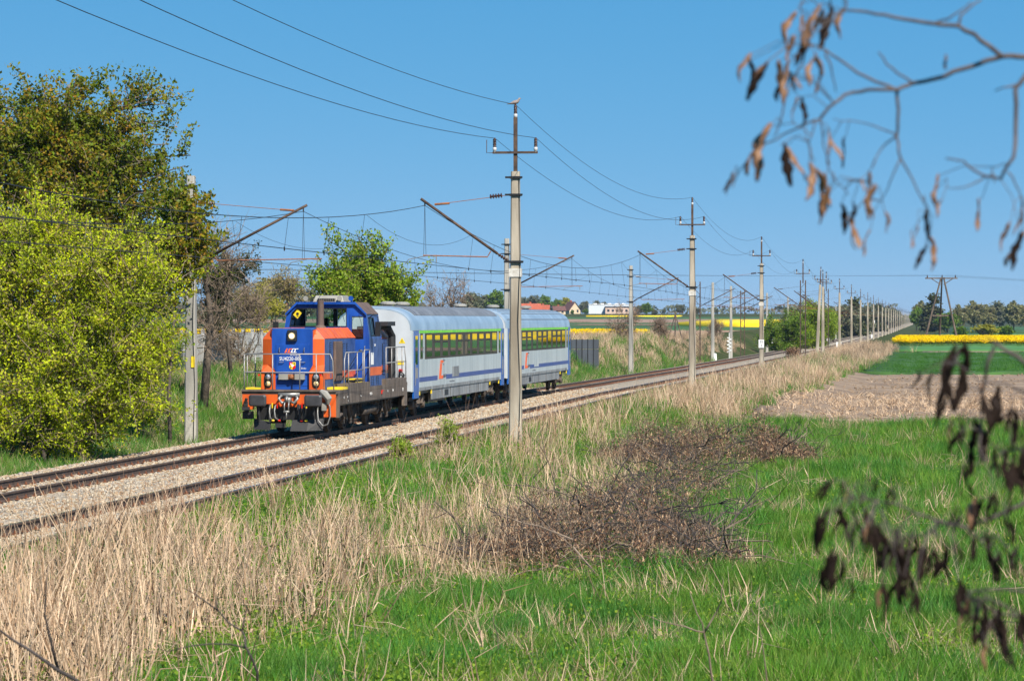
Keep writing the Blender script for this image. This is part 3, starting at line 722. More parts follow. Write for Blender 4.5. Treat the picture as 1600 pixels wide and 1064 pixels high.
    dd = plate('cab_door', [(.80, 1.42), (1.36, 1.42), (1.36, 2.95), (1.28, 3.74), (.80, 3.74)], [rect(.86, 1.25, 2.92, 3.68)], 5.985, .02, B, R)
    q = MB(); q.tube([(1.30, 5.97, 2.35), (1.30, 5.93, 2.4), (1.30, 5.93, 2.65), (1.30, 5.97, 2.7)], .014, 6); q.box(1.1, 1.22, 5.955, 5.974, 2.55, 2.58); q.build('door_handle', M['steel'], dd)
    # steps / walkway boxes with yellow edges
    for ya, yb in ((2.0, 5.9), (8.9, 13.0)): MB().box(1.02, 1.497, ya, yb, 1.372, 1.53).build('walkway_box', M['grime'], R)
    MB().box(1.0, 1.498, 1.06, 1.98, 1.373, 1.45).build('step_tread', M['yellow'], R); MB().box(-1.48, -1.0, .5, 1.9, 1.373, 1.45).build('step_tread', M['yellow'], R)
    q = MB(); q.box(1.0, 1.3, 4.3, 5.7, 1.522, 1.62, 1); q.box(1.0, 1.31, 4.3, 5.7, 1.62, 1.65, 0); q.box(1.0, 1.33, 4.3, 5.7, 1.524, 1.545, 0); q.build('cab_step', [M['yellow'], M['black']], R)
    # ---- short hood behind the cab
    hb = MB(); hb.prism([(-.98, 1.372), (.98, 1.372), (.98, 2.92), (.72, 3.22), (-.72, 3.22), (-.98, 2.92)], 8.27, 12.4); sh2 = hb.build('short_hood', M['blue_dull'], R)
    q = MB(); q.hexa([(.985, 8.28, 2.91), (.985, 12.39, 2.91), (.99, 12.39, 2.93), (.99, 8.28, 2.93), (.715, 8.28, 3.225), (.715, 12.39, 3.225), (.725, 12.39, 3.24), (.725, 8.28, 3.24)]); q.build('hood_shoulder', M['orange_top'], sh2)
    q = MB(); q.box(.984, .992, 8.28, 12.3, 1.72, 2.0); q.build('side_stripe', O, sh2)
    for yy in (9.0, 10.0, 11.0): louvre(sh2, .992, yy, yy + .5, 1.7, 2.75, 16)
    q = MB(); q.tube([(1.15, 12.0, 1.4), (1.15, 12.0, 3.0), (1.05, 11.7, 3.3), (.8, 11.2, 3.35)], .13, 10); q.box(.5, 1.25, 10.6, 12.1, 3.35, 3.5); q.build('air_duct', M['rubber'], sh2)
    # handrails
    def rl_(pts): return pts
    handrail(R, [[(x, .03, 1.37), (x, .03, 2.50)] for x in (-1.42, -.52, .34, .86)] + [[(1.42, .03, 1.37), (1.38, .03, 2.3), (1.3, .03, 2.5)]],
             [[(-1.42, .03, 2.50), (1.3, .03, 2.50)], [(-1.42, .03, 1.93), (1.4, .03, 1.93)]])
    handrail(R, [[(-1.44, y, 1.37), (-1.44, y, 2.5)] for y in (.55, 1.7, 3.2)], [[(-1.42, .03, 2.5), (-1.44, 3.2, 2.5)], [(-1.42, .03, 1.93), (-1.44, 3.2, 1.93)]])
    handrail(R, [[(1.47, y, 1.45), (1.47, y, 2.53)] for y in (2.2, 3.7, 4.7)] + [[(1.47, 1.5, 1.40), (1.47, 1.5, 2.3), (1.47, 1.75, 2.53)]], [[(1.47, 1.75, 2.53), (1.47, 4.7, 2.53)], [(1.47, 2.2, 1.95), (1.47, 4.7, 1.95)]])
    handrail(R, [[(1.47, y, 1.45), (1.47, y, 2.58)] for y in (4.95, 5.9)], [[(1.47, 4.95, 2.58), (1.47, 5.9, 2.58)], [(1.47, 4.95, 2.0), (1.47, 5.9, 2.0)]])
    handrail(R, [[(1.47, y, 1.5), (1.47, y, 2.62)] for y in (9.0, 10.1, 11.2, 12.2)] + [[(1.47, 13.0, 1.5), (1.47, 13.0, 2.1), (1.47, 12.7, 2.62)]], [[(1.47, 9.0, 2.62), (1.47, 12.7, 2.62)], [(1.47, 9.0, 2.1), (1.47, 13.0, 2.1)]])
    q = MB(); q.tube([(.98, 3.3, 1.55), (1.25, 5.4, 2.6)], .014, 5); q.build('brace', M['black'], R)
    for x in (-.95, 1.0):
        q = MB(); q.box(x - .03, x + .03, .0, .05, 1.82, 1.88); q.build('tail_lamp', M['red'], R)
    # ---- running gear: two bogies
    for bi, y0 in enumerate((2.0, 8.7)):
        for ax in (0.35, 2.85):
            for s in (-1, 1): wheel(R, s * .76, y0 + ax)
            q = MB(); q.tube([(-.9, y0 + ax, .55), (.9, y0 + ax, .55)], .09, 10); q.build('axle', M['dirty'], R)
        for s in (-1, 1):
            q = MB(); x = s * 1.02
            q.loft([[(x - .05, y0 - .5, .72), (x + .05, y0 - .5, .72), (x + .05, y0 - .5, .86), (x - .05, y0 - .5, .86)], [(x - .05, y0 + .9, .72), (x + .05, y0 + .9, .72), (x + .05, y0 + .9, .86), (x - .05, y0 + .9, .86)],
                    [(x - .05, y0 + 1.2, .48), (x + .05, y0 + 1.2, .48), (x + .05, y0 + 1.2, .70), (x - .05, y0 + 1.2, .70)], [(x - .05, y0 + 2.0, .48), (x + .05, y0 + 2.0, .48), (x + .05, y0 + 2.0, .70), (x - .05, y0 + 2.0, .70)],
                    [(x - .05, y0 + 2.3, .72), (x + .05, y0 + 2.3, .72), (x + .05, y0 + 2.3, .86), (x - .05, y0 + 2.3, .86)], [(x - .05, y0 + 3.7, .72), (x + .05, y0 + 3.7, .72), (x + .05, y0 + 3.7, .86), (x - .05, y0 + 3.7, .86)]])
            bf = q.build('bogie_frame', M['dirty'], R)
            for ax in (.35, 2.85):
                q = MB(); q.lathe((s * 1.0, y0 + ax, .55), [(.19, 0), (.18, s * .16), (.10, s * .2), (.02, s * .2)], 14, 0, 'x'); q.box(s * 1.0 - .04, s * 1.0 + .1, y0 + ax - .24, y0 + ax + .24, .44, .62); q.build('axle_box', M['grime'], bf)
                for dy in (-.34, .34):
                    q = MB(); pts = [(s * 1.1 + .075 * math.cos(t), y0 + ax + dy + .075 * math.sin(t), .50 + .012 * t) for t in np.linspace(0, 2 * math.pi * 4, 34)]
                    q.tube(pts, .017, 5); q.build('coil_spring', M['grime'], bf)
            for k, (dy, ln) in enumerate([(1.05, .5), (1.75, .55), (2.1, .4)]):
                q = MB(); q.tube([(s * 1.14, y0 + dy, .9), (s * 1.18, y0 + dy + .25, .9 - ln)], .05, 7); q.build('damper', M['grime'], bf)
            MB().box(s * 1.06, s * 1.2, y0 + .75, y0 + 1.0, .25, .72).build('brake_block', M['dirty'], bf); MB().box(s * 1.06, s * 1.16, y0 + 2.2, y0 + 2.45, .22, .7).build('brake_block', M['dirty'], bf)
    q = MB(); q.box(-1.15, 1.15, 5.6, 8.1, .42, .95); q.tube([(1.2, 5.8, .55), (1.2, 8.0, .6)], .14, 10); q.build('fuel_tank', M['dirty'], R, bev=.04)
    q = MB(); q.box(-1.3, 1.3, .7, 12.6, .85, 1.25); q.build('main_frame', M['black'], R)
    q = MB()
    for k in range(16):
        y = random.uniform(.9, 12.5); z = random.uniform(.35, .85); q.tube([(1.22, y, .95), (1.25 + random.uniform(-.05, .05), y + random.uniform(-.2, .2), z), (1.1, y + random.uniform(.1, .5), z - .1)], random.uniform(.015, .04), 6)
    q.build('pipework', M['grime'], R)['kind'] = 'stuff'
    q = MB(); q.hexa([(1.36, .66, .55), (1.5, .66, .55), (1.5, 1.15, .60), (1.36, 1.15, .60), (1.36, .66, .60), (1.5, .66, .60), (1.5, 1.15, .65), (1.36, 1.15, .65)]); q.box(1.36, 1.5, .66, 1.1, .9, .94); q.build('footstep', M['grime'], R)
build_loco(loco)

# ------------------------------------------------------------------ coaches
def build_coach(Yfront, name, label, ribbed):
    R = thing(name, label, 'coach', along(Yfront, 0), ROTZ, 'silver passenger coaches of the train')
    L = 24.05; W = 1.41
    half = None
    arc = []
    for t in np.linspace(0, 1, 9)[1:]:
        an = t * math.pi / 2
        arc.append((W * math.cos(an) ** .75 if t < 1 else 0, 3.18 + .87 * math.sin(an) ** .85))
    # body shell (lower) and roof
    b = MB(); b.prism([(-W, .98), (W, .98), (W, 3.18), (-W, 3.18)], .0, L); body = b.build('body', M['body'], R)
    ringp = [(-x, z) for x, z in [(W, 3.182)] + arc][:-1] + [(x, z) for x, z in ([(W, 3.182)] + arc)[::-1]]
    secs = [(.0, .90, .90), (.12, .965, .965), (.5, 1, 1), (L - .5, 1, 1), (L - .12, .965, .965), (L, .90, .90)]
    rf = MB(); rf.loft([[(x * (1 - (1 - q1) * .25), y, 3.182 + (z - 3.182) * q2) for x, z in ringp] for y, q1, q2 in secs])
    roof = rf.build('roof', M['roof'], R, smooth=True)
    roof.modifiers.new('e', 'EDGE_SPLIT').split_angle = math.radians(50)
    rb = MB()
    def ribring(y, k, i0, i1, dy=.02):
        rr = [(x * k, 3.182 + (z - 3.182) * k) for x, z in ringp[i0:i1]]
        return rr
    if ribbed:      # transverse sooty corrugations high on the roof
        y = 1.6; nn = len(ringp)
        while y < L - 1.2:
            pts = ringp[nn - 7:nn - 2] if False else ringp[len(ringp) // 2 - 5:len(ringp) // 2 + 6]
            rb = MB(); rb.loft([[(x, y, z + .004), (x * 1.0, y, z + .028), (x, y + .34, z + .028), (x, y + .34, z + .004)] for x, z in pts]); rb.build('roof_panel', M['roofdirt'], roof); y += .46
    else:
        for k in (2, 4, 5, 6, 7):
            for side in (-1, 1):
                x, z = ([(W, 3.182)] + arc)[k]
                rb = MB(); rb.tube([(side * (x + .003), .55, z + .004), (side * (x + .003), L - .55, z + .004)], .016, 5); rb.build('roof_bead', M['roofdirt'], roof)
    for y in ((3.0, 6.0, 20.5) if ribbed else (5.5, 17.0)):
        v = MB(); v.lathe((0, y, 4.04), [(.16, 0), (.17, .06), (.30, .08), (.30, .14), (.2, .19), (.02, .2)], 16); v.build('roof_ventilator', M['greybox'], roof, smooth=False)
    g = MB(); g.box(W - .035, W + .006, .02, L - .02, 3.17, 3.19); g.box(-W - .006, -W + .035, .02, L - .02, 3.17, 3.19); g.build('gutter', M['roof'], roof)
    e = .004
    for s in (1, -1):
        def slab(y0, y1, z0, z1, x, th, mt, nm, par=R):
            def px(z): return x
            q = MB(); q.hexa([(s * (px(z0) - th), y0, z0), (s * px(z0), y0, z0), (s * px(z0), y1, z0), (s * (px(z0) - th), y1, z0), (s * (px(z1) - th), y0, z1), (s * px(z1), y0, z1), (s * px(z1), y1, z1), (s * (px(z1) - th), y1, z1)])
            return q.build(nm, M[mt], par)
        slab(1.55, L - 1.0, 3.072, 3.168, W + .007, .02, 'green', 'green_stripe')
        slab(1.5, 5.7, 1.30, 1.47, W + e, .02, 'stripe', 'blue_stripe'); slab(7.75, L - 1.0, 1.30, 1.47, W + e, .02, 'stripe', 'blue_stripe')
        # doors at both ends
        for y0, y1 in ((.28, 1.38), (L - .98, L - .12)):
            d = slab(y0, y1, .73, 3.16, W + .012, .06, 'doorblue', 'door')
            slab(y0 + .28, y1 - .28, 1.95, 2.98, W + .016, .01, 'coachglass', 'door_window', d)
            slab(y0 + .28, y1 - .28, 1.45, 1.83, W + .016, .01, 'greybox', 'door_panel', d)
            q = MB(); q.tube([(s * (W + .05), y0 + .1, 1.2), (s * (W + .05), y0 + .1, 2.0)], .015, 6); q.build('grab_rail', M['steel'], d)
        # window band
        for y0, y1 in ((1.72, 2.28), (L - 1.75, L - 1.2)):
            w_ = slab(y0, y1, 2.14, 3.06, W + .006, .02, 'winpillar', 'small_window')
            slab(y0 + .06, y1 - .06, 2.2, 3.0, W + .010, .012, 'coachglass', 'pane', w_)
        band = slab(2.75, L - 2.2, 2.12, 3.065, W + .006, .02, 'winpillar', 'window_band')
        n = 10; pitch = (L - 2.2 - 2.75) / n
        for k in range(n):
            y0 = 2.75 + pitch * k + .33; y1 = y0 + pitch - .66
            if k % 3 != 0:
                w_ = slab(y0, y1, 2.2, 2.70, W + .012, .014, 'coachglass', 'window', band); slab(y0, y1, 2.72, 2.76, W + .016, .014, 'winpillar', 'window_rail', band); slab(y0 + .05, y1 - .05, 2.78, 2.98, W + .012, .014, 'coachglass', 'vent_window', band)
            else:
                slab(y0, y1, 2.2, 3.0, W + .012, .014, 'coachglass', 'window', band)
        # logo and lettering below the windows
        lo = MB(); X = s * (W + .006)
        for (a, zz, w2, h2, sh, mm) in [(6.0, 1.33, .5, .58, .3, 0), (6.55, 1.33, .45, .12, .06, 0), (6.35, 1.93, .75, .1, .05, 0), (6.95, 1.36, .55, .04, .0, 1), (6.9, 2.0, .65, .035, 0, 1), (6.95, 1.85, .25, .035, 0, 1)]:
            lo.hexa([(X, a, zz), (X, a + w2, zz), (X - s * .004, a + w2, zz), (X - s * .004, a, zz), (X, a + sh, zz + h2), (X, a + w2 + sh, zz + h2), (X - s * .004, a + w2 + sh, zz + h2), (X - s * .004, a + sh, zz + h2)], mm)
        lo.build('logo', [M['logo_orange'], M['darktext']], R)
        if s > 0:
            text('lettering', 'INTERCITY', .16, M['darktext'], R, (W + .007, 7.05, 1.43), SIDE, 'LEFT', scx=1.0)
            text('lettering', '61 51 20-70 103-4', .085, M['darktext'], R, (W + .007, 8.6, 1.19), SIDE, 'LEFT', scx=2.0)
            slab(9.3, 11.0, 1.35, 1.75, W + .009, .006, 'skirt' if ribbed else 'body', 'destination_plate')
            text('lettering', '2', .3, M['darktext'], R, (W + .004, 2.5, 2.45), SIDE)
        # skirt between the bogies, stepped at its ends
        slab(4.6, 19.4, .60, .978, W - .03, .05, 'skirt', 'skirt')
        slab(1.5, 22.6, .982, 1.10, W + .003, .02, 'skirt', 'sole_bar')
        for k, y in enumerate((6.2, 9.0, 11.2, 14.0, 16.5)): slab(y, y + .03, .62, .97, W - .024, .01, 'dirty', 'skirt_seam')
        slab(7.6, 8.5, .68, .9, W - .022, .01, 'black', 'hatch')
        for y in (4.3, 1.6, 19.7, 22.4): slab(y, y + .18, .82, .97, W - .01, .03, 'yellow', 'yellow_mark')
    # ends
    for s, y in ((-1, 0), (1, L)):
        q = MB(); yy = y + s * .012
        q.loft([[(x * .97, y + s * .004, z) for x, z in [(-W, 1.0), (W, 1.0), (W - .01, 2.5), (W - .04, 3.18)] ] + [(x * .94, y + s * .004, 3.182 + (z - 3.182) * .86) for x, z in ringp[::-1]][1:-1] + [(-W * .965, y + s * .004, 3.18)],
                [(x * .97, y + s * .02, z) for x, z in [(-W, 1.0), (W, 1.0), (W - .01, 2.5), (W - .04, 3.18)] ] + [(x * .94, y + s * .02, 3.182 + (z - 3.182) * .86) for x, z in ringp[::-1]][1:-1] + [(-W * .965, y + s * .02, 3.18)]])
        en = q.build('end_wall', M['bodyend'], R)
        q = MB()
        for sx in (-1, 1): q.tube([(sx * .55, y + s * .18, 1.1), (sx * .55, y + s * .18, 3.1)], .14, 10)
        q.tube([(-.55, y + s * .18, 3.2), (.55, y + s * .18, 3.2)], .14, 10); q.box(-.5, .5, min(y, y + s * .1), max(y, y + s * .1), 1.1, 3.1); q.build('gangway', M['rubber'], en)
        for sx in (-1, 1):
            q = MB(); q.lathe((sx * .875, y, 1.06), [(.14, 0), (.14, s * .2), (.09, s * .2), (.09, s * .5), (.24, s * .52), (.24, s * .58), (.05, s * .6)], 16, 0, 'y'); q.build('buffer', M['dirty'], R)
            q = MB(); q.box(sx * 1.0 - .07, sx * 1.0 + .07, min(y, y + s * .06), max(y, y + s * .06), 1.7, 1.8); q.build('tail_lamp', M['red'], en)
        if s < 0:
            q = MB(); q.add([(.92, -.026, 2.72), (1.16, -.026, 2.72), (1.04, -.026, 2.93)], [(0, 1, 2)], 0); q.box(1.03, 1.05, -.032, -.028, 2.76, 2.86, 1); q.build('warning_triangle', [M['yellow'], M['black']], en)
            q = MB(); q.box(.84, 1.10, -.03, -.024, 1.95, 2.10); q.build('yellow_plate', M['yellow'], en)
            q = MB(); q.tube([(.95, -.06, 1.5), (1.0, -.12, 1.75), (1.12, -.06, 1.6), (1.05, -.1, 1.2)], .035, 7); q.build('jumper_cable', M['rubber'], en)
    # bogies
    for yb in (2.9, L - 2.9):
        for ax in (-1.25, 1.25):
            for s in (-1, 1): wheel(R, s * .76, yb + ax, .46)
            q = MB(); q.tube([(-.95, yb + ax, .46), (.95, yb + ax, .46)], .08, 8); q.build('axle', M['dirty'], R)
        for s in (-1, 1):
            q = MB(); x = s * 1.03
            q.loft([[(x - .06, yb + d, z - hh), (x + .06, yb + d, z - hh), (x + .06, yb + d, z + hh), (x - .06, yb + d, z + hh)] for d, z, hh in ((-1.9, .68, .06), (-.9, .66, .09), (-.5, .48, .11), (.5, .48, .11), (.9, .66, .09), (1.9, .68, .06))])
            bf = q.build('bogie_frame', M['dirty'], R)
            for ax in (-1.25, 1.25):
                q = MB(); q.lathe((s * 1.0, yb + ax, .46), [(.15, 0), (.14, s * .16), (.05, s * .18)], 12, 0, 'x'); q.build('axle_box', M['grime'], bf)
            q = MB(); q.tube([(s * 1.15, yb - .35, .5), (s * 1.15, yb - .35, .95)], .12, 10); q.tube([(s * 1.15, yb + .35, .5), (s * 1.15, yb + .35, .95)], .12, 10); q.tube([(s * 1.2, yb - 1.0, .5), (s * 1.2, yb + .2, .85)], .04, 7); q.build('spring', M['grime'], bf)
    q = MB(); q.box(-1.3, 1.3, .3, L - .3, .86, .985); q.box(-1.0, 1.0, 6, 10, .45, .86); q.box(-1.0, 1.0, 12.5, 17, .5, .86); q.build('underframe', M['black'], R)
    return R
build_coach(110.1, 'passenger_coach', 'front silver coach coupled behind the locomotive, its roof darkly ribbed', True)
build_coach(134.85, 'passenger_coach', 'rear silver coach at the tail of the train with smooth pale roof', False)
# ------------------------------------------------------------------ overhead line: masts, brackets, wires
ORD = ['first', 'second', 'third', 'fourth', 'fifth', 'sixth', 'seventh', 'eighth', 'ninth', 'tenth', 'eleventh', 'twelfth', 'thirteenth', 'fourteenth', 'fifteenth', 'sixteenth', 'seventeenth', 'eighteenth', 'nineteenth', 'twentieth']
M['whitish'] = mat('worn_white', (.50, .46, .39), .8, 0, .1, 9, col2=(.74, .72, .68))
def insulator_string(mb, p0, p1, n=4, r=.065, m=0):
    P0, P1 = Vector(p0), Vector(p1); d = P1 - P0
    pts, rad = [], []
    for i in range(n):
        for f, q in ((.0, .35), (.2, 1), (.55, .9), (.7, .35)):
            pts.append(P0 + d * ((i + f) / n)); rad.append(r * q)
    mb.tube(pts, rad, 8, m)
def pin_insulator(root, x, y, z):
    b = MB()
    b.lathe((x, y, z), [(.012, -.09), (.03, -.03), (.045, .0), (.06, .02), (.06, .09), (.035, .11)], 10, 1)
    prof = [(.035, .11)]
    for k in range(5): prof += [(.055, .12 + k * .05), (.058, .14 + k * .05), (.034, .155 + k * .05)]
    prof += [(.03, .38), (.01, .39)]
    b.lathe((x, y, z), prof, 10, 0)
    return b.build('insulator', [M['porc'], M['porcw']], root, smooth=True)

def bracket(root, s, reach, detail=True):
    """hinged bracket on the s side (towards +x if s>0): boom, tie, registration arm"""
    L_ = reach
    bo = MB(); bo.tube([(s * .18, 0, 5.30), (s * .55, 0, 5.55)], .03, 7); bo.tube([(s * .55, 0, 5.55), (s * (L_ + .12), 0, 7.2)], .042, 8)
    boom = bo.build('boom', M['iron'], root, smooth=True)
    if detail:
        q = MB(); insulator_string(q, (s * .25, 0, 5.35), (s * .52, 0, 5.53), 4, .06); q.build('boom_insulator', M['porc'], boom)
    t = MB(); t.tube([(s * .2, 0, 7.3), (s * (L_ - .35), 0, 7.03)], .010, 5); t.tube([(s * (L_ - .75), 0, 7.06), (s * (L_ - .3), 0, 7.03)], .035, 7); tie = t.build('tie_rod', M['rust'] if detail else M['iron'], root)
    if detail:
        q = MB(); insulator_string(q, (s * .4, 0, 7.29), (s * .8, 0, 7.25), 5, .075); q.build('tie_insulator', M['porc'], tie)
    rg = MB(); rg.tube([(s * .75, 0, 5.62), (s * .85, 0, 5.45), (s * (L_ + .05 if s < 0 else L_ + .6), 0, 5.50)], .020, 6); reg = rg.build('registration_tube', M['rust'], root)
    st = MB(); e = L_ - .35 if s < 0 else L_ + .45
    st.tube([(s * e, 0, 5.52), (s * e, 0, 5.28)], .016, 5)
    k = -1 if s > 0 else 1
    st.tube([(s * e, .0, 5.46), (s * e + s * k * .25, 0, 5.50), (s * e + s * k * .85, 0, 5.38), (s * e + s * k * .95, 0, 5.24)], .014, 6); st.build('steady_arm', M['steel'], reg)
    if detail:
        w_ = MB()
        for q in (-.12, .12): w_.tube([(s * L_, 0, 7.08), (s * (L_ + .3 * q), 0, 5.50)], .006, 4)
        w_.tube([(s * L_, 0, 7.12), (s * L_, 0, 6.98)], .022, 6); w_.build('hanger', M['wire'], boom)
def post_mesh(h, base, mt, w0=.40, w1=.25, white=False):
    b = MB(); rings = []
    for z in np.linspace(base, h, 12):
        t = (z - base) / (h - base); wx = (w0 + (w1 - w0) * t) / 2; c = wx * .28
        rings.append([(-wx + c, -wx, z), (wx - c, -wx, z), (wx, -wx + c, z), (wx, wx - c, z), (wx - c, wx, z), (-wx + c, wx, z), (-wx, wx - c, z), (-wx, -wx + c, z)])
    b.loft(rings)
    return b.mesh('concrete_post', M[mt])
PR = post_mesh(8.0, -1.2, 'concrete'); PL = post_mesh(8.15, -1.2, 'concrete_grey')
def clamp(root, z, r, w_=.0):
    b = MB(); b.box(-r - .03, r + .03, -r - .03, r + .03, z - .035, z + .035); b.box(-r - .16, r + .10, -r - .05, -r - .02, z - .03, z + .03)
    return b.build('clamp', M['black'], root)
def lattice(root, h, base=-1.2, w_=.50):
    for s in (-1, 1):
        b = MB(); b.box(s * w_ / 2 - .05, s * w_ / 2 + .05, -.11, .11, base, h); b.build('channel', M['iron'], root)
    b = MB(); z = -.6; s = 1
    while z < h - .5:
        b.tube([(-s * w_ / 2, -.09, z), (s * w_ / 2, -.09, z + .55)], .016, 4); b.tube([(-s * w_ / 2, .09, z), (s * w_ / 2, .09, z + .55)], .016, 4); z += .55; s = -s
    b.build('bracing', M['iron'], root)
def extension(root, top=9.62, z0=7.6):
    b = MB(); b.box(-.055, .055, -.055, .055, z0, top); pole = b.build('iron_pole', M['iron'], root)
    b = MB(); b.box(-.68, .68, -.10, -.055, 8.53, 8.60); arm = b.build('crossarm', M['iron'], root)
    for x in (-.62, .62): pin_insulator(root, x, -.08, 8.62)
    pin_insulator(root, 0, 0, top)
    b = MB(); b.tube([(-.68, -.08, 8.56), (-.86, -.08, 8.56), (-.86, -.08, 8.95)], .012, 5); b.build('wire_guard', M['iron'], arm)

def mast(row, Y, label, kind='concrete', lean=0, detail=True, ext=True, brk=True, u=None):
    u = u if u is not None else (7.45 if row == 'R' else -3.6)
    p = along(Y, u)
    root = thing('catenary_mast', label, 'mast', p, ROTZ, 'catenary masts right of the tracks' if row == 'R' else 'catenary masts left of the tracks')
    root.rotation_euler = (0, lean, ROTZ)
    if kind == 'lattice': lattice(root, 7.9)
    else: link('concrete_post', PR if row == 'R' else PL, root)
    if detail and kind != 'lattice':
        for z, r in ((7.82, .13), (7.30, .135), (5.30, .165)): clamp(root, z, r)
        if row == 'R': b = MB(); b.box(-.178, .178, -.178, .178, 4.85, 5.10); b.build('white_band', M['whitish'], root)
        b = MB(); b.tube([(.12, -.15, 7.8), (.16, -.17, 5.5), (.10, -.20, 3.5), (.17, -.21, 1.5), (.12, -.23, -.6)], .010, 4); b.build('earth_wire', M['black'], root)
    if row == 'R' and ext: extension(root)
    if brk: bracket(root, -1 if row == 'R' else 1, 2.75 if row == 'R' else 3.65, detail)
    return root
def copy_mast(src, row, Y, label, u=None, lean=0):
    r = copy_tree(src); u = u if u is not None else (7.45 if row == 'R' else -3.6)
    r.location = along(Y, u); r.rotation_euler = (0, lean, ROTZ); r['label'] = label
    return r
mR = mast('R', 93.0, 'tall concrete mast right in front of the coaches, a bird on top')
mR2 = copy_mast(mR, 'R', 162, 'concrete mast just right of the train, second in the right-hand row')
mR3 = copy_mast(mR, 'R', 229, 'concrete mast carrying the white kilometre plate')
mLat = mast('R', 304.6, 'brown lattice mast with long iron top pole right of the tracks', 'lattice', detail=False)
far1 = mast('R', 343, 'leaning pale concrete mast beside the lattice mast, right of the tracks', lean=math.radians(2.5), detail=False)
copy_mast(far1, 'R', 362, 'upright concrete mast between the leaning mast and the second lattice mast')
copy_mast(mLat, 'R', 374, 'thin brown lattice mast farthest of the right-hand cluster')
mL = mast('L', 97.5, 'grey concrete mast between the lime shrub and the locomotive', ext=False)
copy_mast(mL, 'L', 171, 'grey concrete mast rising behind the first coach roof')
copy_mast(mL, 'L', 242.6, 'grey concrete mast standing beyond the tail of the train')
mLl = mast('L', 313, 'brown lattice mast left of the tracks, nearest of its kind', 'lattice', ext=False, detail=False)
farL = mast('L', 335, 'pale concrete mast right of the nearer brown lattice mast', detail=False, ext=False)
copy_mast(farL, 'L', 366, 'concrete mast between the two brown lattice masts left of the tracks')
copy_mast(mLl, 'L', 389, 'second brown lattice mast left of the tracks, with pale plate')
nR, nL = 7, 6
Y = 430
while Y < 2500:
    far_lab = Y > 900
    copy_mast(far1, 'R', Y, 'tiny far concrete mast near the vanishing point right of the tracks' if far_lab else f'{ORD[nR]} mast from the camera in the row right of the tracks', lean=0); nR += 1
    copy_mast(farL, 'L', Y + 18, 'tiny far concrete mast near the vanishing point left of the tracks' if far_lab else f'{ORD[nL]} mast from the camera in the row left of the tracks'); nL += 1
    Y += 67 if Y < 1200 else 90
# the masts just outside the frame that carry the near wires
copy_mast(mR, 'R', 24, 'concrete mast outside the left edge carrying the near wires')
copy_mast(mL, 'L', 28, 'concrete mast outside the left edge on the far side')

# stays and small plates on the near masts
kp = MB(); kp.box(-.20, .20, -.245, -.23, 1.75, 2.35); kmo = kp.build('kilometre_plate', M['white'], mR3)
text('plate_text', '35', .26, M['darktext'], kmo, (0, -.25, 2.19), FRONT); text('plate_text', '2', .26, M['darktext'], kmo, (0, -.25, 1.91), FRONT)
q = MB(); q.box(.05, .17, -.205, -.19, 2.05, 2.4); q.build('yellow_plate', M['yellow'], mL)

# bird on the mast top
bx, by, bz = along(93.0, 7.45, 10.0)
bird = MB()
bird.tube([(-.26, 0, .035), (-.17, 0, .045), (-.10, 0, .065), (-.03, 0, .085), (.04, 0, .105), (.085, 0, .14), (.10, 0, .175), (.118, 0, .20), (.14, 0, .20), (.165, 0, .193)],
          [.008, .018, .042, .062, .06, .042, .03, .032, .02, .003], 12)
bo = bird.build('pigeon', mat('pigeon_grey', (.27, .22, .20), .8, 0, .25, 20), smooth=True, loc=(bx, by, bz - .02))
tag(bo, 'small grey pigeon perched on the tip of the tallest mast', 'bird')
lg = MB()
for yy in (-.02, .02): lg.tube([(.01, yy, .06), (.012, yy, .0)], .006, 5)
lg.build('legs', M['rust'], bo)

# ------------------------------------------------------------------ contact lines
def cat_line(label, uc, stations, stag):
    root = thing('overhead_contact_line', label, 'overhead wire', along(stations[0], uc))
    ox, oy, oz = root.location
    def W(Y, u, z): p = along(Y, u, z); return (p[0] - ox, p[1] - oy, p[2] - oz)
    mess, cont, drops, stitch = [], [], MB(), MB()
    for k in range(len(stations) - 1):
        Ya, Yb = stations[k], stations[k + 1]; n = 24 if Ya < 450 else 8
        for i in range(n + (k == len(stations) - 2)):
            t = i / n; y = Ya + (Yb - Ya) * t
            u = uc + stag * (.22 if k % 2 == 0 else -.22) * (1 - 2 * t)
            mess.append(W(y, uc, 7.0 - 1.25 * 4 * t * (1 - t))); cont.append(W(y, u, 5.26))
        if Ya < 520:
            for i in range(1, 14):
                t = (i - .0) / 14; y = Ya + (Yb - Ya) * t; u = uc + stag * (.22 if k % 2 == 0 else -.22) * (1 - 2 * t)
                zt = 7.0 - 5.0 * t * (1 - t)
                if i in (1, 13): continue
                drops.tube([W(y, uc, zt), W(y, u, 5.26)], .0055, 3); drops.tube([W(y, u, 5.30), W(y, u, 5.20)], .016, 4)
        if 0 < k < 6:
            d = 9.5
            pts = []
            for i in range(13):
                t = i / 12; y = Ya - d + 2 * d * t; zz = 6.38 - .55 * (1 - (2 * t - 1) ** 2)
                pts.append(W(y, uc, zz + .0))
            stitch.tube(pts, .006, 3)
    m = MB(); m.tube(mess, .0095, 4); m.build('messenger_wire', M['wire'], root)
    m = MB(); m.tube(cont, .0095, 4); m.build('contact_wire', M['wire'], root)
    drops.build('droppers', M['wire'], root)['kind'] = 'stuff'
    stitch.build('stitch_wires', M['wire'], root)['kind'] = 'stuff'
ST_R = [24, 93, 162, 229, 304.6, 374, 430] + list(np.arange(497, 1600, 67))
ST_L = [28, 97.5, 171, 242.6, 313, 389, 448] + list(np.arange(515, 1600, 67))
cat_line('overhead wires above the near empty track', 4.7, ST_R, 1)
cat_line('overhead wires above the far track and the train', .05, ST_L, -1)
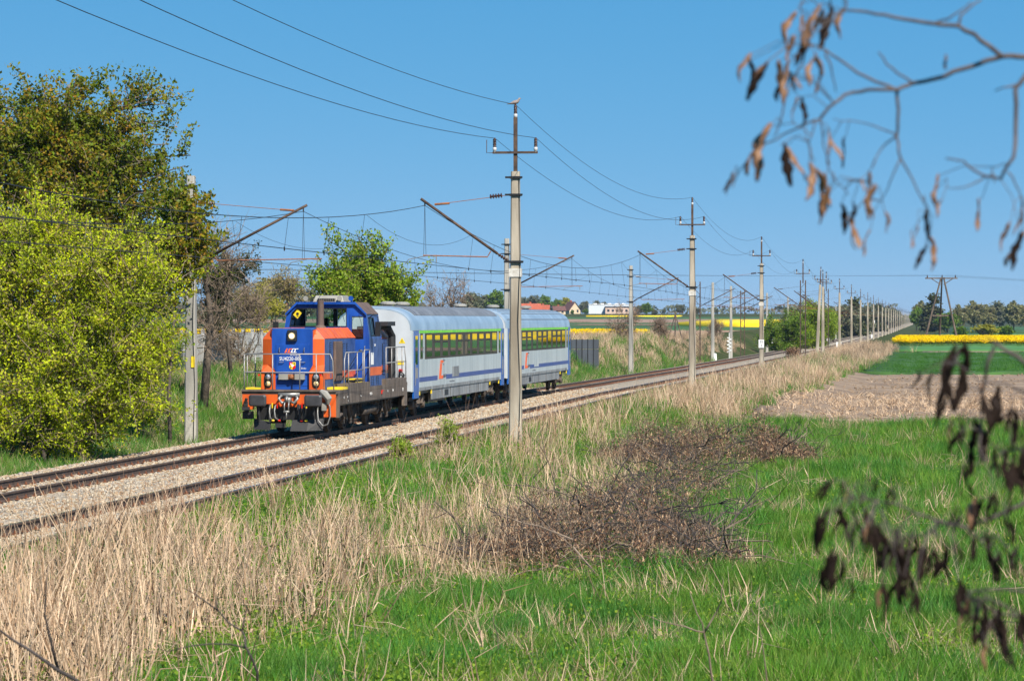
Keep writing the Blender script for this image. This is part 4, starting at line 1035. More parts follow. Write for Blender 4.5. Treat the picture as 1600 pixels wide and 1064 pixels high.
for nm, du, z in (('leftmost', -.62, 9.0), ('rightmost', .62, 9.0), ('topmost', 0, 10.0)):
    pts = []; ox, oy, oz = along(93, 7.45 + du, z)
    for k in range(len(ST_R) - 1):
        Ya, Yb = ST_R[k], ST_R[k + 1]; n = 20 if Ya < 300 else 6
        for i in range(n):
            t = i / n; p = along(Ya + (Yb - Ya) * t, 7.45 + du, z - (1.05 if k else .75) * 4 * t * (1 - t)); pts.append((p[0] - ox, p[1] - oy, p[2] - oz))
    m = MB(); m.tube(pts, .008, 4); o = m.build('power_line_wire', M['wire'], loc=(ox, oy, oz))
    tag(o, f'{nm} of the three line wires on the right-hand mast tops', 'wire', 'line wires on the mast tops')

# signals, boards and markers along the line
def signal(Y, u, label):
    r = thing('railway_signal', label, 'signal', along(Y, u), ROTZ, 'colour light signals')
    MB().tube([(0, 0, -.8), (0, 0, 4.6)], .07, 8).build('post', M['steel'], r)
    q = MB(); q.box(-.30, .30, -.12, .05, 3.5, 5.1); hd = q.build('head', M['black'], r, bev=.04)
    for z in (3.8, 4.2, 4.6, 4.9): MB().lathe((0, -.12, z), [(.10, 0), (.10, -.10), (.09, -.10), (.085, 0)], 10, 0, 'y').build('lens_hood', M['black'], hd)
    q = MB(); q.box(.28, .75, .06, .08, 2.9, 4.4); q.build('white_board', M['white'], r)
signal(560, 1.9, 'black signal head with white board beside the lattice masts')
signal(980, 2.2, 'smaller black signal head farther along the track')
for Y, u, z, w_, h_, nm, lb in [(442, 7.0, .3, .75, .75, 'marker_board', 'square white board at the foot of a right-hand mast'), (700, 7.2, .3, .7, .8, 'marker_board', 'far white board at the foot of a mast by the tracks')]:
    r = thing(nm, lb, 'board', along(Y, u), ROTZ, 'white boards by the track')
    MB().tube([(0, 0, -1.2), (0, 0, z + h_)], .03, 6).build('post', M['steel'], r); MB().box(-w_ / 2, w_ / 2, -.05, -.03, z, z + h_).build('plate', M['white'], r)
r = thing('marker_post', 'thin bright orange post beside the leaning mast', 'post', along(352, 7.3), ROTZ)
MB().tube([(0, 0, -.8), (0, 0, 1.5)], [.10, .05], 8).build('post', M['orange'], r)
for Y, u, lb in [(352, -2.9, 'white zigzag balance weight board on the mast near the green shrubs'), (452, -2.9, 'second white zigzag weight board on a mast before the shrubs')]:
    r = thing('tension_weight', lb, 'weight', along(Y, u), ROTZ, 'white tension weights')
    q = MB(); q.box(-.03, .03, -.03, .03, -.5, 2.6)
    for k in range(4): q.tube([(-.25, -.05, .4 + k * .42), (.25, -.05, .6 + k * .42)], .05, 5); q.tube([(.25, -.05, .6 + k * .42), (-.25, -.05, .82 + k * .42)], .05, 5)
    q.build('weight_stack', M['white'], r)
for Y, u, lb in [(215, -6.5, 'small white stone marker beside the track behind the train'), (330, -3.0, 'small white box by the track near the lattice mast'), (450, -2.2, 'small pale cabinet at the foot of the shrubs by the track')]:
    r = MB().hexa([(-.2, -.15, -.6), (.2, -.15, -.6), (.2, .15, -.6), (-.2, .15, -.6), (-.16, -.12, .45), (.16, -.12, .45), (.16, .12, .45), (-.16, .12, .45)]).build('marker_stone', M['white'], loc=along(Y, u), bev=.03)
    tag(r, lb, 'marker', 'white markers by the track')

# ------------------------------------------------------------------ wooden power pylon on the right
def ground_pt(X, Y, dz=0): return (X, Y, h1(X, Y) + dz)
PX, PY = 84.0, 600.0
r = thing('wooden_pylon', 'dark wooden A-frame pylon behind the yellow rapeseed', 'pylon', ground_pt(PX, PY))
top = 12.6
for a, b_ in (((-3.6, 0), (-.2, 0)), ((.0, 4), (0, .2)), ((3.0, -1), (.3, 0))): MB().tube([(a[0], a[1], -.5), (b_[0], b_[1], top)], [.22, .15], 8).build('leg', M['wood'], r)
MB().box(-1.9, 1.6, -.1, .1, 5.0, 5.3).build('brace', M['wood'], r)
MB().box(-3.3, 3.0, -.12, .12, 12.3, 12.55).build('crossarm', M['wood'], r)
for s in (-1, 1): MB().tube([(s * .3, 0, 11.2), (s * 2.0, 0, 12.3)], .09, 6).build('strut', M['wood'], r)
for x in (-2.9, 0, 2.6): MB().lathe((x, 0, 12.55), [(.10, 0), (.12, .2), (.08, .5), (.02, .55)], 8).build('insulator', M['porc'], r)
ox, oy, oz = ground_pt(PX, PY)
for i, x in enumerate((-2.9, 0, 2.6)):
    pts = []
    for t in np.linspace(-1, 1, 41):
        base = (x + 250 * t, 380 * t, 13.0 - 7 * abs(t) * (1 - abs(t))); pts.append(base)
    o = MB().tube(pts, .016, 3).build('pylon_wire', M['wire'], loc=(ox, oy, oz)); tag(o, f"{('left', 'middle', 'right')[i]} of the three thin wires over the wooden A-frame pylon", 'wire', 'wires on the wooden pylon')
# lower wooden pole with struts left of the line
r = thing('wooden_pole', 'wooden pole with two slanting struts in the dry grass', 'pole', ground_pt(19.4, 365))
r.scale = (.62, .62, .60)
MB().tube([(0, 0, -.5), (0, 0, 5.6)], [.15, .11], 8).build('post', M['wood'], r)
for s in (-1, 1): MB().tube([(s * 1.5, .3, -.5), (0, 0, 5.0)], [.12, .10], 7).build('strut', M['wood'], r)
MB().box(-1.6, 1.6, -.07, .07, 5.2, 5.35).build('crossarm', M['wood'], r)
for x in (-1.4, -.5, .5, 1.4): MB().lathe((x, 0, 5.35), [(.06, 0), (.07, .15), (.02, .25)], 6).build('insulator', M['porc'], r)

# ------------------------------------------------------------------ walls, fence, houses
wall = thing('concrete_fence', 'pale grey concrete panel fence behind the bare tree', 'fence', (0, 0, 0))
M['wallgrey'] = mat('fence_concrete', (.42, .41, .39), .9, 0, .15, 2, .4, 20, col2=(.56, .55, .52), stretch=(1, 1, .3))
Y = 118
while Y < 172:
    p = along(Y, -12); z = h1(p[0], p[1]) 
    for k in range(3):
        MB().box(-.03, .03, .07, 1.93, k * .62 + .01 - .15, k * .62 + .60 - .15).build('panel', M['wallgrey'], wall, loc=(p[0], p[1], z)).rotation_euler = (0, 0, ROTZ)
    MB().box(-.07, .07, -.07, .07, -.6, 1.85).build('post', M['wallgrey'], wall, loc=(p[0], p[1], z)).rotation_euler = (0, 0, ROTZ)
    Y += 1.985
# dark windbreak fence past the train
M['tarp'] = mat('dark_screen', (.055, .065, .08), .75, 0, .2, .8, .3, 6, stretch=(3, 3, .5))
fn = thing('screen_fence', 'dark grey screen fence on the bank past the train', 'fence', (0, 0, 0))
fx0, fx1, fy = 3.2, 6.7, 236
n = 8
for i in range(n):
    xa = fx0 + (fx1 - fx0) * i / n; xb = fx0 + (fx1 - fx0) * (i + 1) / n
    z = .5
    MB().box(xa + .03, xb - .03, fy - .02, fy + .02, min(z, h1(xb, fy)) - .1, z + .74).build('screen_panel', M['tarp'], fn); MB().box(xa + .03, xb - .03, fy - .02, fy + .02, z + .77, z + 1.5).build('screen_panel', M['tarp'], fn)
    MB().box(xa - .03, xa + .03, fy - .05, fy + .03, min(z, h1(xa, fy)) - .4, z + 1.56).build('post', M['black'], fn)
M['rooftile'] = mat('red_tile', (.36, .085, .04), .85, 0, .2, 1.5, .3, 8)
M['roofdark'] = mat('dark_red_tile', (.13, .055, .045), .85, 0, .2, 1.5)
M['slate'] = mat('dark_slate', (.035, .04, .055), .6, 0, .2, 1.5)
M['cream'] = mat('cream_render', (.62, .48, .33), .9, 0, .08, .5)
M['whitewall'] = mat('white_hall', (.62, .66, .70), .7, 0, .06, .2)
M['pinkwall'] = mat('pink_render', (.58, .42, .34), .9, 0, .08, .2)
M['winglass'] = mat('window_glass', (.03, .035, .045), .1, 0, .1)
def house(X, Y, w_, d, h, rh, rz, label, wallm, roofm, roof2=None, gable_front=False, nwin=2):
    r = thing('house', label, 'house', ground_pt(X, Y, -.3), rz)
    MB().box(-w_ / 2, w_ / 2, -d / 2, d / 2, 0, h).build('wall', M[wallm], r)
    e = .35
    if gable_front:
        MB().prism([(-w_ / 2, h), (w_ / 2, h), (0, h + rh)], -d / 2, d / 2).build('gable', M[wallm], r)
        for s in (-1, 1):
            MB().hexa([(s * (w_ / 2 + e), -d / 2 - e, h - e * rh / (w_ / 2)), (s * (w_ / 2 + e), d / 2 + e, h - e * rh / (w_ / 2)), (0, d / 2 + e, h + rh), (0, -d / 2 - e, h + rh), (s * (w_ / 2 + e), -d / 2 - e, h + .2 - e * rh / (w_ / 2)), (s * (w_ / 2 + e), d / 2 + e, h + .2 - e * rh / (w_ / 2)), (0, d / 2 + e, h + rh + .2), (0, -d / 2 - e, h + rh + .2)]).build('roof', M[roofm if s < 0 else (roof2 or roofm)], r)
    else:
        MB().loft([[(-w_ / 2 - .02, -d / 2, h), (-w_ / 2 - .02, d / 2, h), (-w_ / 2 - .02, 0, h + rh)], [(w_ / 2 + .02, -d / 2, h), (w_ / 2 + .02, d / 2, h), (w_ / 2 + .02, 0, h + rh)]]).build('gable', M[wallm], r)
        for s in (-1, 1):
            MB().hexa([(-w_ / 2 - e, s * (d / 2 + e), h - e * rh / (d / 2)), (w_ / 2 + e, s * (d / 2 + e), h - e * rh / (d / 2)), (w_ / 2 + e, 0, h + rh), (-w_ / 2 - e, 0, h + rh), (-w_ / 2 - e, s * (d / 2 + e), h + .2 - e * rh / (d / 2)), (w_ / 2 + e, s * (d / 2 + e), h + .2 - e * rh / (d / 2)), (w_ / 2 + e, 0, h + rh + .2), (-w_ / 2 - e, 0, h + rh + .2)]).build('roof', M[roofm], r)
    for k in range(nwin):
        x = -w_ / 2 + (k + .5) * w_ / nwin; MB().box(x - .5, x + .5, -d / 2 - .03, -d / 2 + .02, 1.0, 2.3).build('window', M['winglass'], r)
    MB().box(-.4, .4, .3, 1.0, h + rh * .7, h + rh + .9).build('chimney', M['rooftile'], r)
    return r
house(8.0, 1330, 8.5, 6, 2.9, 2.4, .15, 'house with long orange tiled roof just above the rear coach', 'cream', 'rooftile')
house(13.5, 1340, 5.5, 5.5, 2.6, 2.0, -.1, 'cottage with bright red roof right of the mast', 'cream', 'rooftile')
house(21.5, 1420, 5.5, 5, 2.2, 1.8, .2, 'low house with dark red roof between the coach and the gabled house', 'cream', 'roofdark')
house(29.0, 1500, 6.0, 7.5, 2.2, 3.8, .45, 'cream gabled house with steep dark roof on the skyline', 'cream', 'roofdark', 'slate', True)
house(-88, 1250, 11, 6.5, 2.8, 2.4, .1, 'house with orange roof among trees left of the locomotive', 'cream', 'rooftile')
r = thing('white_hall', 'long white flat hall on the skyline with pink annex', 'building', ground_pt(47, 1500, -.5))
MB().box(-9.5, 11, 2, 16, 0, 4.9).build('wall', M['whitewall'], r); MB().box(-9.7, 11.2, 1.8, 16.2, 4.9, 5.2).build('roof', M['white'], r)
an = MB().box(-1.5, 13, -3, 1.9, 0, 3.6).build('annex', M['pinkwall'], r); MB().box(-1.7, 13.2, -3.2, 1.9, 3.6, 4.1).build('annex_roof', M['slate'], an)
for k in range(6): MB().box(-.6 + k * 2.2, .5 + k * 2.2, -3.05, -2.98, 1.5, 2.6).build('window', M['winglass'], an)
for k in range(5): MB().box(-7 + k * 3.5, -5.5 + k * 3.5, 5, 8, 5.2, 5.6).build('roof_light', M['white'], r)
# ------------------------------------------------------------------ plants
def leaf_quads(P, size, rs, up=.35, aspect=.55, droop=None):
    """one folded-free leaf quad per point with a random attitude"""
    n = len(P)
    d = rs.standard_normal((n, 3)); d[:, 2] += up
    if droop is not None: d = d * .45 + np.array(droop)
    d /= np.linalg.norm(d, axis=1)[:, None] + 1e-9
    a = rs.standard_normal((n, 3)); s = np.cross(d, a); s /= np.linalg.norm(s, axis=1)[:, None] + 1e-9
    L = size * rs.uniform(.65, 1.35, n)[:, None]; W = L * aspect
    V = np.stack([P - d * L * .5, P + s * W * .5 - d * L * .05, P + d * L * .5, P - s * W * .5 - d * L * .05], 1).reshape(-1, 3)
    F = np.arange(4 * n).reshape(n, 4)
    return V, F
def in_ellipsoids(ells, n, rs, shell=.45):
    w_ = np.array([e[3] * e[4] * e[5] for e in ells]); w_ = w_ / w_.sum()
    k = rs.choice(len(ells), n, p=w_); E = np.array(ells)[k]
    d = rs.standard_normal((n, 3)); d /= np.linalg.norm(d, axis=1)[:, None]
    r = rs.uniform(0, 1, n) ** shell
    return E[:, :3] + d * r[:, None] * E[:, 3:6], d, E
def curve_pts(a, b, bend, rs, n=5):
    a, b = np.array(a, float), np.array(b, float); L = np.linalg.norm(b - a)
    off = rs.standard_normal(3) * L * bend * .5; off[2] += L * bend * .6
    out = []
    for t in np.linspace(0, 1, n):
        p = a + (b - a) * t + off * 4 * t * (1 - t) * .5 + rs.standard_normal(3) * L * .02 * (0 < t < 1)
        out.append(p)
    return out
def make_tree(name, label, cat, loc, ells, trunk, trunk_r, n_limb, n_twig, n_leaf, leaf, lm, bm_='bark', seed=1, twig=(.5, 1.2), spread=.16, stems=1, aspect=.55, group=None,
              up=.35, subtwig=0, twig_r=.008, bend=.15, shell=.4, zmin=None, rz=0, droop=None, outward=1.0):
    rs = np.random.default_rng(seed)
    r = thing(name, label, cat, loc, rz, group)
    wood = MB(); roots = []
    if stems == 1: trunks = [trunk]
    else:
        trunks = []
        for k in range(stems):
            tgt, _, _ = in_ellipsoids(ells, 1, rs, .6); b = np.array(trunk[0]) + np.array([rs.uniform(-1, 1) * .5, rs.uniform(-1, 1) * .5, 0])
            trunks.append([tuple(b)] + [tuple(q) for q in curve_pts(b, tgt[0] * np.array([.7, .7, .75]), .1, rs, 4)[1:]])
    for tr in trunks:
        k = len(tr); wood.tube(tr, [trunk_r * (1 - .7 * i / (k - 1)) for i in range(k)], 8)
    T, D, E = in_ellipsoids(ells, n_limb, rs, shell)
    leafP = []
    tw = MB()
    allt = [np.array(p) for tr in trunks for p in densify(tr, 6)]
    At = np.array(allt)
    for i in range(n_limb):
        t = T[i]
        if zmin is not None and t[2] < zmin: t[2] = zmin + abs(rs.normal()) * .4
        # leave the trunk from below the target
        dist = np.linalg.norm(At - t, axis=1) + 1.6 * np.maximum(0, At[:, 2] - t[2] + .3 * np.linalg.norm(At[:, :2] - t[:2], axis=1)) + .4 * rs.uniform(0, 1, len(At))
        a = At[np.argmin(dist)]
        cp = curve_pts(a, t, bend, rs, 6)
        L = np.linalg.norm(t - a); r0 = min(trunk_r * .5, .012 + .014 * L)
        wood.tube(cp, [r0 * (1 - .8 * k / 5) for k in range(6)], 5)
        for j in range(n_twig):
            q = rs.uniform(.35, 1.0); f = q * 5; k0 = min(4, int(f)); p = cp[k0] + (cp[k0 + 1] - cp[k0]) * (f - k0)
            dv = (t - E[i][:3]) / E[i][3:6] * .5 * outward + rs.standard_normal(3) * .75; dv[2] += up; dv /= np.linalg.norm(dv)
            ln = rs.uniform(*twig); e = p + dv * ln
            mid = (p + e) / 2 + rs.standard_normal(3) * ln * .08
            tw.tube([p, mid, e], [twig_r * 1.6, twig_r, twig_r * .4], 3, caps=False)
            for s_ in range(subtwig):
                b0 = p + (e - p) * rs.uniform(.3, .95); dd = dv + rs.standard_normal(3) * .7; dd /= np.linalg.norm(dd); tw.tube([b0, b0 + dd * ln * rs.uniform(.25, .55)], [twig_r * .7, twig_r * .3], 3, caps=False)
            if n_leaf:
                tt = rs.uniform(.1, 1.05, n_leaf)[:, None]
                leafP.append(p + (e - p) * tt + rs.standard_normal((n_leaf, 3)) * spread)
    wood.build('trunk', M[bm_], r, smooth=True)
    two = tw.build('twigs', M['twig' if bm_ != 'darktwig' else 'darktwig'], r); two['kind'] = 'stuff'
    if n_leaf:
        P = np.concatenate(leafP)
        if zmin is not None: P = P[P[:, 2] > zmin - .3]
        V, F = leaf_quads(P, leaf, rs, up, aspect, droop)
        cr = link('crown', np_mesh('crown', V, F, lm), r); cr['kind'] = 'stuff'
    return r
def densify(tr, n):
    out = []
    for i in range(len(tr) - 1):
        for t in np.linspace(0, 1, n, endpoint=False): out.append(tuple(np.array(tr[i]) * (1 - t) + np.array(tr[i + 1]) * t))
    out.append(tr[-1]); return out[len(out) // 4:]

LM = {}
LM['cherry'] = leafmat('cherry_leaf', [(.20, .18, .010), (.27, .24, .012), (.17, .28, .014), (.42, .21, .025), (.10, .17, .010)], .4, patch=.6, pcol=(.10, .16, .010))
LM['lime'] = leafmat('lime_leaf', [(.48, .56, .008), (.60, .66, .010), (.38, .50, .010), (.56, .50, .05), (.30, .22, .08)], .36, patch=.75, pcol=(.27, .35, .012))
LM['fresh'] = leafmat('fresh_leaf', [(.24, .36, .025), (.33, .46, .035), (.16, .26, .02), (.34, .30, .05)], .45)
LM['dark'] = leafmat('dark_evergreen', [(.035, .05, .016), (.06, .075, .02), (.07, .065, .03)], .2)
LM['olive'] = leafmat('olive_leaf', [(.22, .22, .08), (.27, .26, .10), (.18, .18, .08), (.28, .23, .12)], .35)
LM['willow'] = leafmat('willow_leaf', [(.30, .24, .08), (.36, .29, .10), (.24, .20, .09)], .35)
LM['green'] = leafmat('green_leaf', [(.12, .21, .02), (.17, .28, .024), (.09, .16, .018), (.22, .30, .03)], .4)
LM['yellowgreen'] = leafmat('yellow_green_leaf', [(.34, .32, .03), (.42, .38, .04), (.26, .27, .03)], .4)
LM['distant'] = leafmat('distant_leaf', [(.15, .16, .09), (.19, .20, .11), (.13, .13, .09)], .3)
LM['limegreen'] = leafmat('lime_green_leaf', [(.22, .33, .02), (.30, .40, .025), (.17, .26, .02)], .45)
LM['deadleaf'] = leafmat('dead_leaf', [(.08, .04, .026), (.15, .075, .045), (.24, .135, .08), (.05, .028, .02), (.55, .36, .21), (.17, .09, .06)], .05)

def at_px(x, y, Y): return ((x - 800) / 4800 * Y, Y, CAM_Z - (y - 498) / 4800 * Y)   # used to read off real sizes
def gl(X, Y): return (X, Y, h1(X, Y) - .05)

# --- big cherry-like tree behind the shrub (left)
Yt = 108; g0 = gl(-16.0, Yt); gz = g0[2]
def rel(x, y, Y=Yt): p = at_px(x, y, Y); return (p[0] - g0[0], 0, p[2] - gz)
E = []
for (x, y, rx, rzz, ry) in [(120, 215, 2.2, 1.9, 2.2), (60, 265, 2.3, 2.4, 2.4), (230, 235, 1.6, 2.1, 1.8), (190, 310, 2.6, 2.0, 2.5), (290, 345, 1.5, 1.4, 1.5), (240, 400, 1.8, 2.0, 1.8), (-40, 270, 2.2, 2.6, 2.4), (20, 200, 1.4, 1.6, 1.5), (130, 145, .8, .9, .8), (255, 165, .55, .7, .6)]:
    p = rel(x, y); E.append((p[0], random.uniform(-.6, .8), p[2], rx, ry, rzz))
make_tree('cherry_tree', 'tall olive brown leafed tree rising behind the lime green shrub', 'tree', g0, E, [(0, 0, -.3), (.1, 0, 2.5), (.3, .1, 5.5), (.2, 0, 8.2), (.4, 0, 10.5)], .22, 210, 9, 36, .145, LM['cherry'], seed=3, twig=(.5, 1.5), spread=.10, shell=.42, up=.55, outward=1.5)
Yt = 95.3; g0 = gl(-10.6, Yt); gz = g0[2]
E = [(*rel(x, y, Yt)[:1], random.uniform(-.3, .3), rel(x, y, Yt)[2], a, a, b) for x, y, a, b in [(295, 370, .75, 1.1), (325, 335, .45, .6), (280, 320, .6, .8), (300, 420, .5, .7), (265, 400, .6, 1.2)]]
make_tree('young_cherry_tree', 'olive leafed young tree overhanging the grey mast at the left', 'tree', g0, E, [(0, 0, -.2), (-.05, 0, 2.0), (.1, 0, 4.0), (.25, 0, 6.0)], .07, 44, 8, 30, .14, LM['cherry'], seed=4, twig=(.4, 1.0), spread=.09, up=.4, outward=1.3)
# --- lime green shrub, several stems
Yt = 84; g0 = gl(-13.0, Yt); gz = g0[2]
E = []
for (x, y, rx, rzz, ry) in [(60, 400, 1.9, 1.7, 1.6), (150, 450, 2.0, 1.9, 1.7), (10, 500, 2.0, 2.2, 1.8), (215, 520, 1.25, 1.9, 1.4), (120, 560, 2.0, 1.6, 1.6), (190, 620, 1.35, 1.1, 1.2), (-60, 430, 2.0, 2.2, 1.8), (30, 345, 1.4, .8, 1.2), (245, 430, .9, 1.0, 1.0), (90, 620, 1.6, 1.1, 1.3), (-100, 560, 1.6, 1.5, 1.5), (235, 610, .8, .9, .9), (150, 660, 1.1, .7, .9), (20, 640, 1.4, .9, 1.0), (-50, 610, 1.3, 1.0, 1.0), (80, 670, 1.2, .6, .9)]:
    p = rel(x, y, Yt); E.append((p[0], random.uniform(-.5, .7), p[2], rx, ry, rzz))
make_tree('lime_shrub', 'big lime green leafing shrub at the left edge beside the track', 'shrub', g0, E, [(0, 0, -.2), (0, 0, 2)], .07, 340, 10, 38, .09, LM['lime'], seed=5, stems=9, twig=(.5, 1.35), spread=.075, shell=.40, zmin=.25, subtwig=1)
# second shrub crown behind, olive, filling between
Yt = 96; g0 = gl(-12.8, Yt); gz = g0[2]
E = [(*rel(x, y, Yt)[:1], 0, rel(x, y, Yt)[2], a, 1.2, b) for x, y, a, b in [(262, 470, .7, 1.5), (255, 560, .8, 1.2), (240, 640, .7, .7)]]
make_tree('green_shrub', 'darker green shrub squeezed between the lime shrub and the grey mast', 'shrub', g0, E, [(0, 0, -.2), (0, 0, 2)], .05, 46, 8, 34, .085, LM['fresh'], seed=8, stems=4, twig=(.3, .7), spread=.10, zmin=.2)
# --- bare tree at the foot of the bank, left of the locomotive
Yt = 112; p0 = at_px(318, 600, Yt); g0 = gl(p0[0], Yt); gz = g0[2]
E = [(*rel(x, y, Yt)[:1], 0, rel(x, y, Yt)[2], a, 1.0, b) for x, y, a, b in [(345, 440, 1.2, 1.6), (320, 400, 1.1, 1.4), (385, 400, .9, .8), (360, 500, 1.2, .8), (330, 520, 1.1, 1.0)]]
t0 = [rel(318, 605, Yt), rel(325, 545, Yt), rel(330, 500, Yt), rel(322, 440, Yt), rel(335, 380, Yt)]
make_tree('bare_tree', 'bare brown tree with forked trunk between grey mast and locomotive', 'tree', g0, E, [(t0[0][0] - .05, 0, -.6)] + [(a[0], 0, max(a[2], -.3)) for a in t0[1:]], .17, 40, 9, 0, .1, LM['cherry'], seed=11, twig=(.5, 1.2), subtwig=4, twig_r=.009, bend=.25)
# --- tangled bare hedge over the concrete fence
Yt = 136; p0 = at_px(385, 560, Yt); g0 = gl(p0[0], Yt); gz = g0[2]
E = [(*rel(x, y, Yt)[:1], 0, rel(x, y, Yt)[2], a, 1.0, b) for x, y, a, b in [(385, 480, 1.1, 1.0), (350, 500, 1.1, 1.4), (405, 510, .7, .7), (330, 540, 1.0, 1.0), (395, 450, .7, .5), (370, 560, .9, .6)]]
make_tree('bare_hedge', 'tangled brown leafless bush hanging over the concrete fence', 'bush', g0, E, [(0, 0, -.2), (0, 0, 2)], .04, 60, 12, 3, .06, LM['willow'], seed=12, stems=7, twig=(.4, 1.0), subtwig=4, twig_r=.009, bend=.4, zmin=.2)
# dark evergreen behind the bare tree
Yt = 128; p0 = at_px(362, 560, Yt); g0 = gl(p0[0], Yt); gz = g0[2]
E = [(*rel(x, y, Yt)[:1], 0, rel(x, y, Yt)[2], a, .8, b) for x, y, a, b in [(370, 412, .8, .55), (340, 440, .8, .8), (388, 402, .35, .3), (330, 480, .7, 1.0)]]
make_tree('evergreen_tree', 'dark olive evergreen behind the bare tree, left of the locomotive', 'tree', g0, E, [(0, 0, -.2), (-.2, 0, 2.0), (-.1, 0, 3.8)], .10, 40, 8, 36, .10, LM['dark'], seed=13, twig=(.3, .7), spread=.08)
# --- green tree right behind the locomotive
Yt = 132; p0 = at_px(585, 500, Yt); g0 = gl(p0[0], Yt); gz = g0[2]
E = [(*rel(x, y, Yt)[:1], random.uniform(-.4, .4), rel(x, y, Yt)[2], a, a, b) for x, y, a, b in [(575, 395, 1.0, 1.0), (530, 420, 1.1, 1.1), (620, 430, 1.1, 1.1), (560, 450, 1.5, .9), (645, 450, .7, .8), (495, 440, .6, .9), (520, 390, .6, .6), (610, 395, .6, .8), (580, 480, 2.0, .8)]]
make_tree('green_tree', 'fresh green young tree right behind the locomotive cab', 'tree', g0, E, [(0, 0, -.3), (.1, 0, 1.4), (0, 0, 3.0), (-.1, 0, 4.6)], .14, 96, 8, 32, .14, LM['fresh'], seed=17, twig=(.45, .95), spread=.09, outward=1.4, up=.6)
# bare saplings right of it
Yt = 150; p0 = at_px(700, 520, Yt); g0 = gl(p0[0], Yt); gz = g0[2]
E = [(*rel(x, y, Yt)[:1], 0, rel(x, y, Yt)[2], a, .7, b) for x, y, a, b in [(695, 445, .9, .7), (680, 460, .6, .6), (725, 450, .6, .6), (715, 470, .8, .5)]]
make_tree('bare_sapling', 'reddish bare saplings over the front coach roof', 'tree', g0, E, [(0, 0, -.2), (0, 0, 2)], .05, 26, 7, 3, .07, LM['deadleaf'], seed=19, stems=5, twig=(.4, .9), subtwig=3, twig_r=.008)
# pale willow left of the green tree
Yt = 260; p0 = at_px(450, 520, Yt); g0 = gl(p0[0], Yt); gz = g0[2]
E = [(*rel(x, y, Yt)[:1], 0, rel(x, y, Yt)[2], a, 1.5, b) for x, y, a, b in [(450, 430, 1.5, 1.0), (435, 445, 1.0, .8), (470, 450, 1.1, 1.0)]]
make_tree('willow_tree', 'pale tan budding tree left of the locomotive cab', 'tree', g0, E, [(0, 0, -.3), (.1, 0, 2), (0, 0, 4)], .14, 40, 7, 10, .16, LM['willow'], seed=21, twig=(.4, .9), spread=.16, subtwig=2, twig_r=.012)
Yt = 300; p0 = at_px(400, 520, Yt); g0 = gl(p0[0], Yt); gz = g0[2]
E = [(*rel(x, y, Yt)[:1], 0, rel(x, y, Yt)[2], a, 1.8, b) for x, y, a, b in [(395, 460, 2.0, 1.2), (425, 475, 1.4, 1.0), (370, 465, 1.6, 1.3)]]
make_tree('willow_tree', 'yellow green tree seen between bare tree and locomotive', 'tree', g0, E, [(0, 0, -.3), (0, 0, 2)], .14, 36, 7, 22, .20, LM['yellowgreen'], seed=22, twig=(.5, 1.0), spread=.2)
# small green bushes on the near trackside
for k, (x, y, Y, a, b, lb) in enumerate([(700, 668, 84, .42, .42, 'small fresh green bush growing beside the near rail'), (627, 690, 79, .28, .22, 'tiny green bush at the near rail, left of the larger one')]):
    p0 = at_px(x, y, Y); g0 = gl(p0[0], Y)
    make_tree('small_bush', lb, 'bush', g0, [(0, 0, .55 + .2 * (1 - k), a, a, b)], [(0, 0, -.1), (0, 0, .4)], .012, 26, 6, 20, .055, LM['fresh'], seed=30 + k, stems=4, twig=(.12, .3), spread=.04, twig_r=.004, group='small trackside bushes')
# shrub belt along the far left of the line
for k, (x, y, Y, a, b, lm, lb) in enumerate([(1228, 540, 440, 3.3, 3.4, 'green', 'round green shrub at the left end of the shrub belt by the line'), (1262, 533, 470, 3.2, 4.2, 'limegreen', 'taller yellow green shrub behind the round one'), (1284, 527, 520, 3.0, 4.2, 'limegreen', 'green shrub at the right end of the shrub belt'),
                                            (1243, 500, 560, 3.0, 4.4, 'olive', 'olive tree rising behind the shrub belt')]):
    p0 = at_px(x, y, Y); g0 = gl(p0[0], Y)
    make_tree('trackside_shrub', lb, 'shrub', g0, [(0, 0, b * .95, a, a, b * .95), (-a * .5, 0, b * .6, a * .8, a, b * .7), (a * .5, .5, b * 1.2, a * .7, a, b * .7)], [(0, 0, -.2), (0, 0, b)], .1, 90, 8, 20, .26, LM[lm], seed=40 + k, stems=6, twig=(.4, 1.1), spread=.22, zmin=.1, group='shrubs along the line')
# bare bushes on the far bank right of the train
for k, (x, y, Y, a, b, lb) in enumerate([(975, 520, 300, 1.9, 1.9, 'dark bare bush beside the grey mast past the train'), (1030, 522, 330, .9, 1.2, 'smaller bare bush right of the dark bare one'), (1118, 525, 420, 1.4, 1.2, 'low bare scrub between the concrete masts left of the line')]):
    p0 = at_px(x, y, Y); g0 = gl(p0[0], Y)
    make_tree('bare_bush', lb, 'bush', g0, [(0, 0, b, a, a, b)], [(0, 0, -.2), (0, 0, b)], .05, 44, 9, 4, .10, LM['deadleaf'], seed=50 + k, stems=6, twig=(.4, .9), subtwig=3, twig_r=.012, group='bare bushes past the train')
# dark ivy clump at the foot of the lattice mast
p0 = at_px(1239, 553, 312); g0 = gl(p0[0], 312)
make_tree('thorn_bush', 'dark reddish thorn bush in front of the first right lattice mast', 'bush', g0, [(0, 0, .7, .55, .5, .8)], [(0, 0, -.2), (0, 0, .6)], .03, 30, 8, 12, .12, LM['deadleaf'], seed=60, stems=5, twig=(.2, .5), subtwig=2, twig_r=.012)

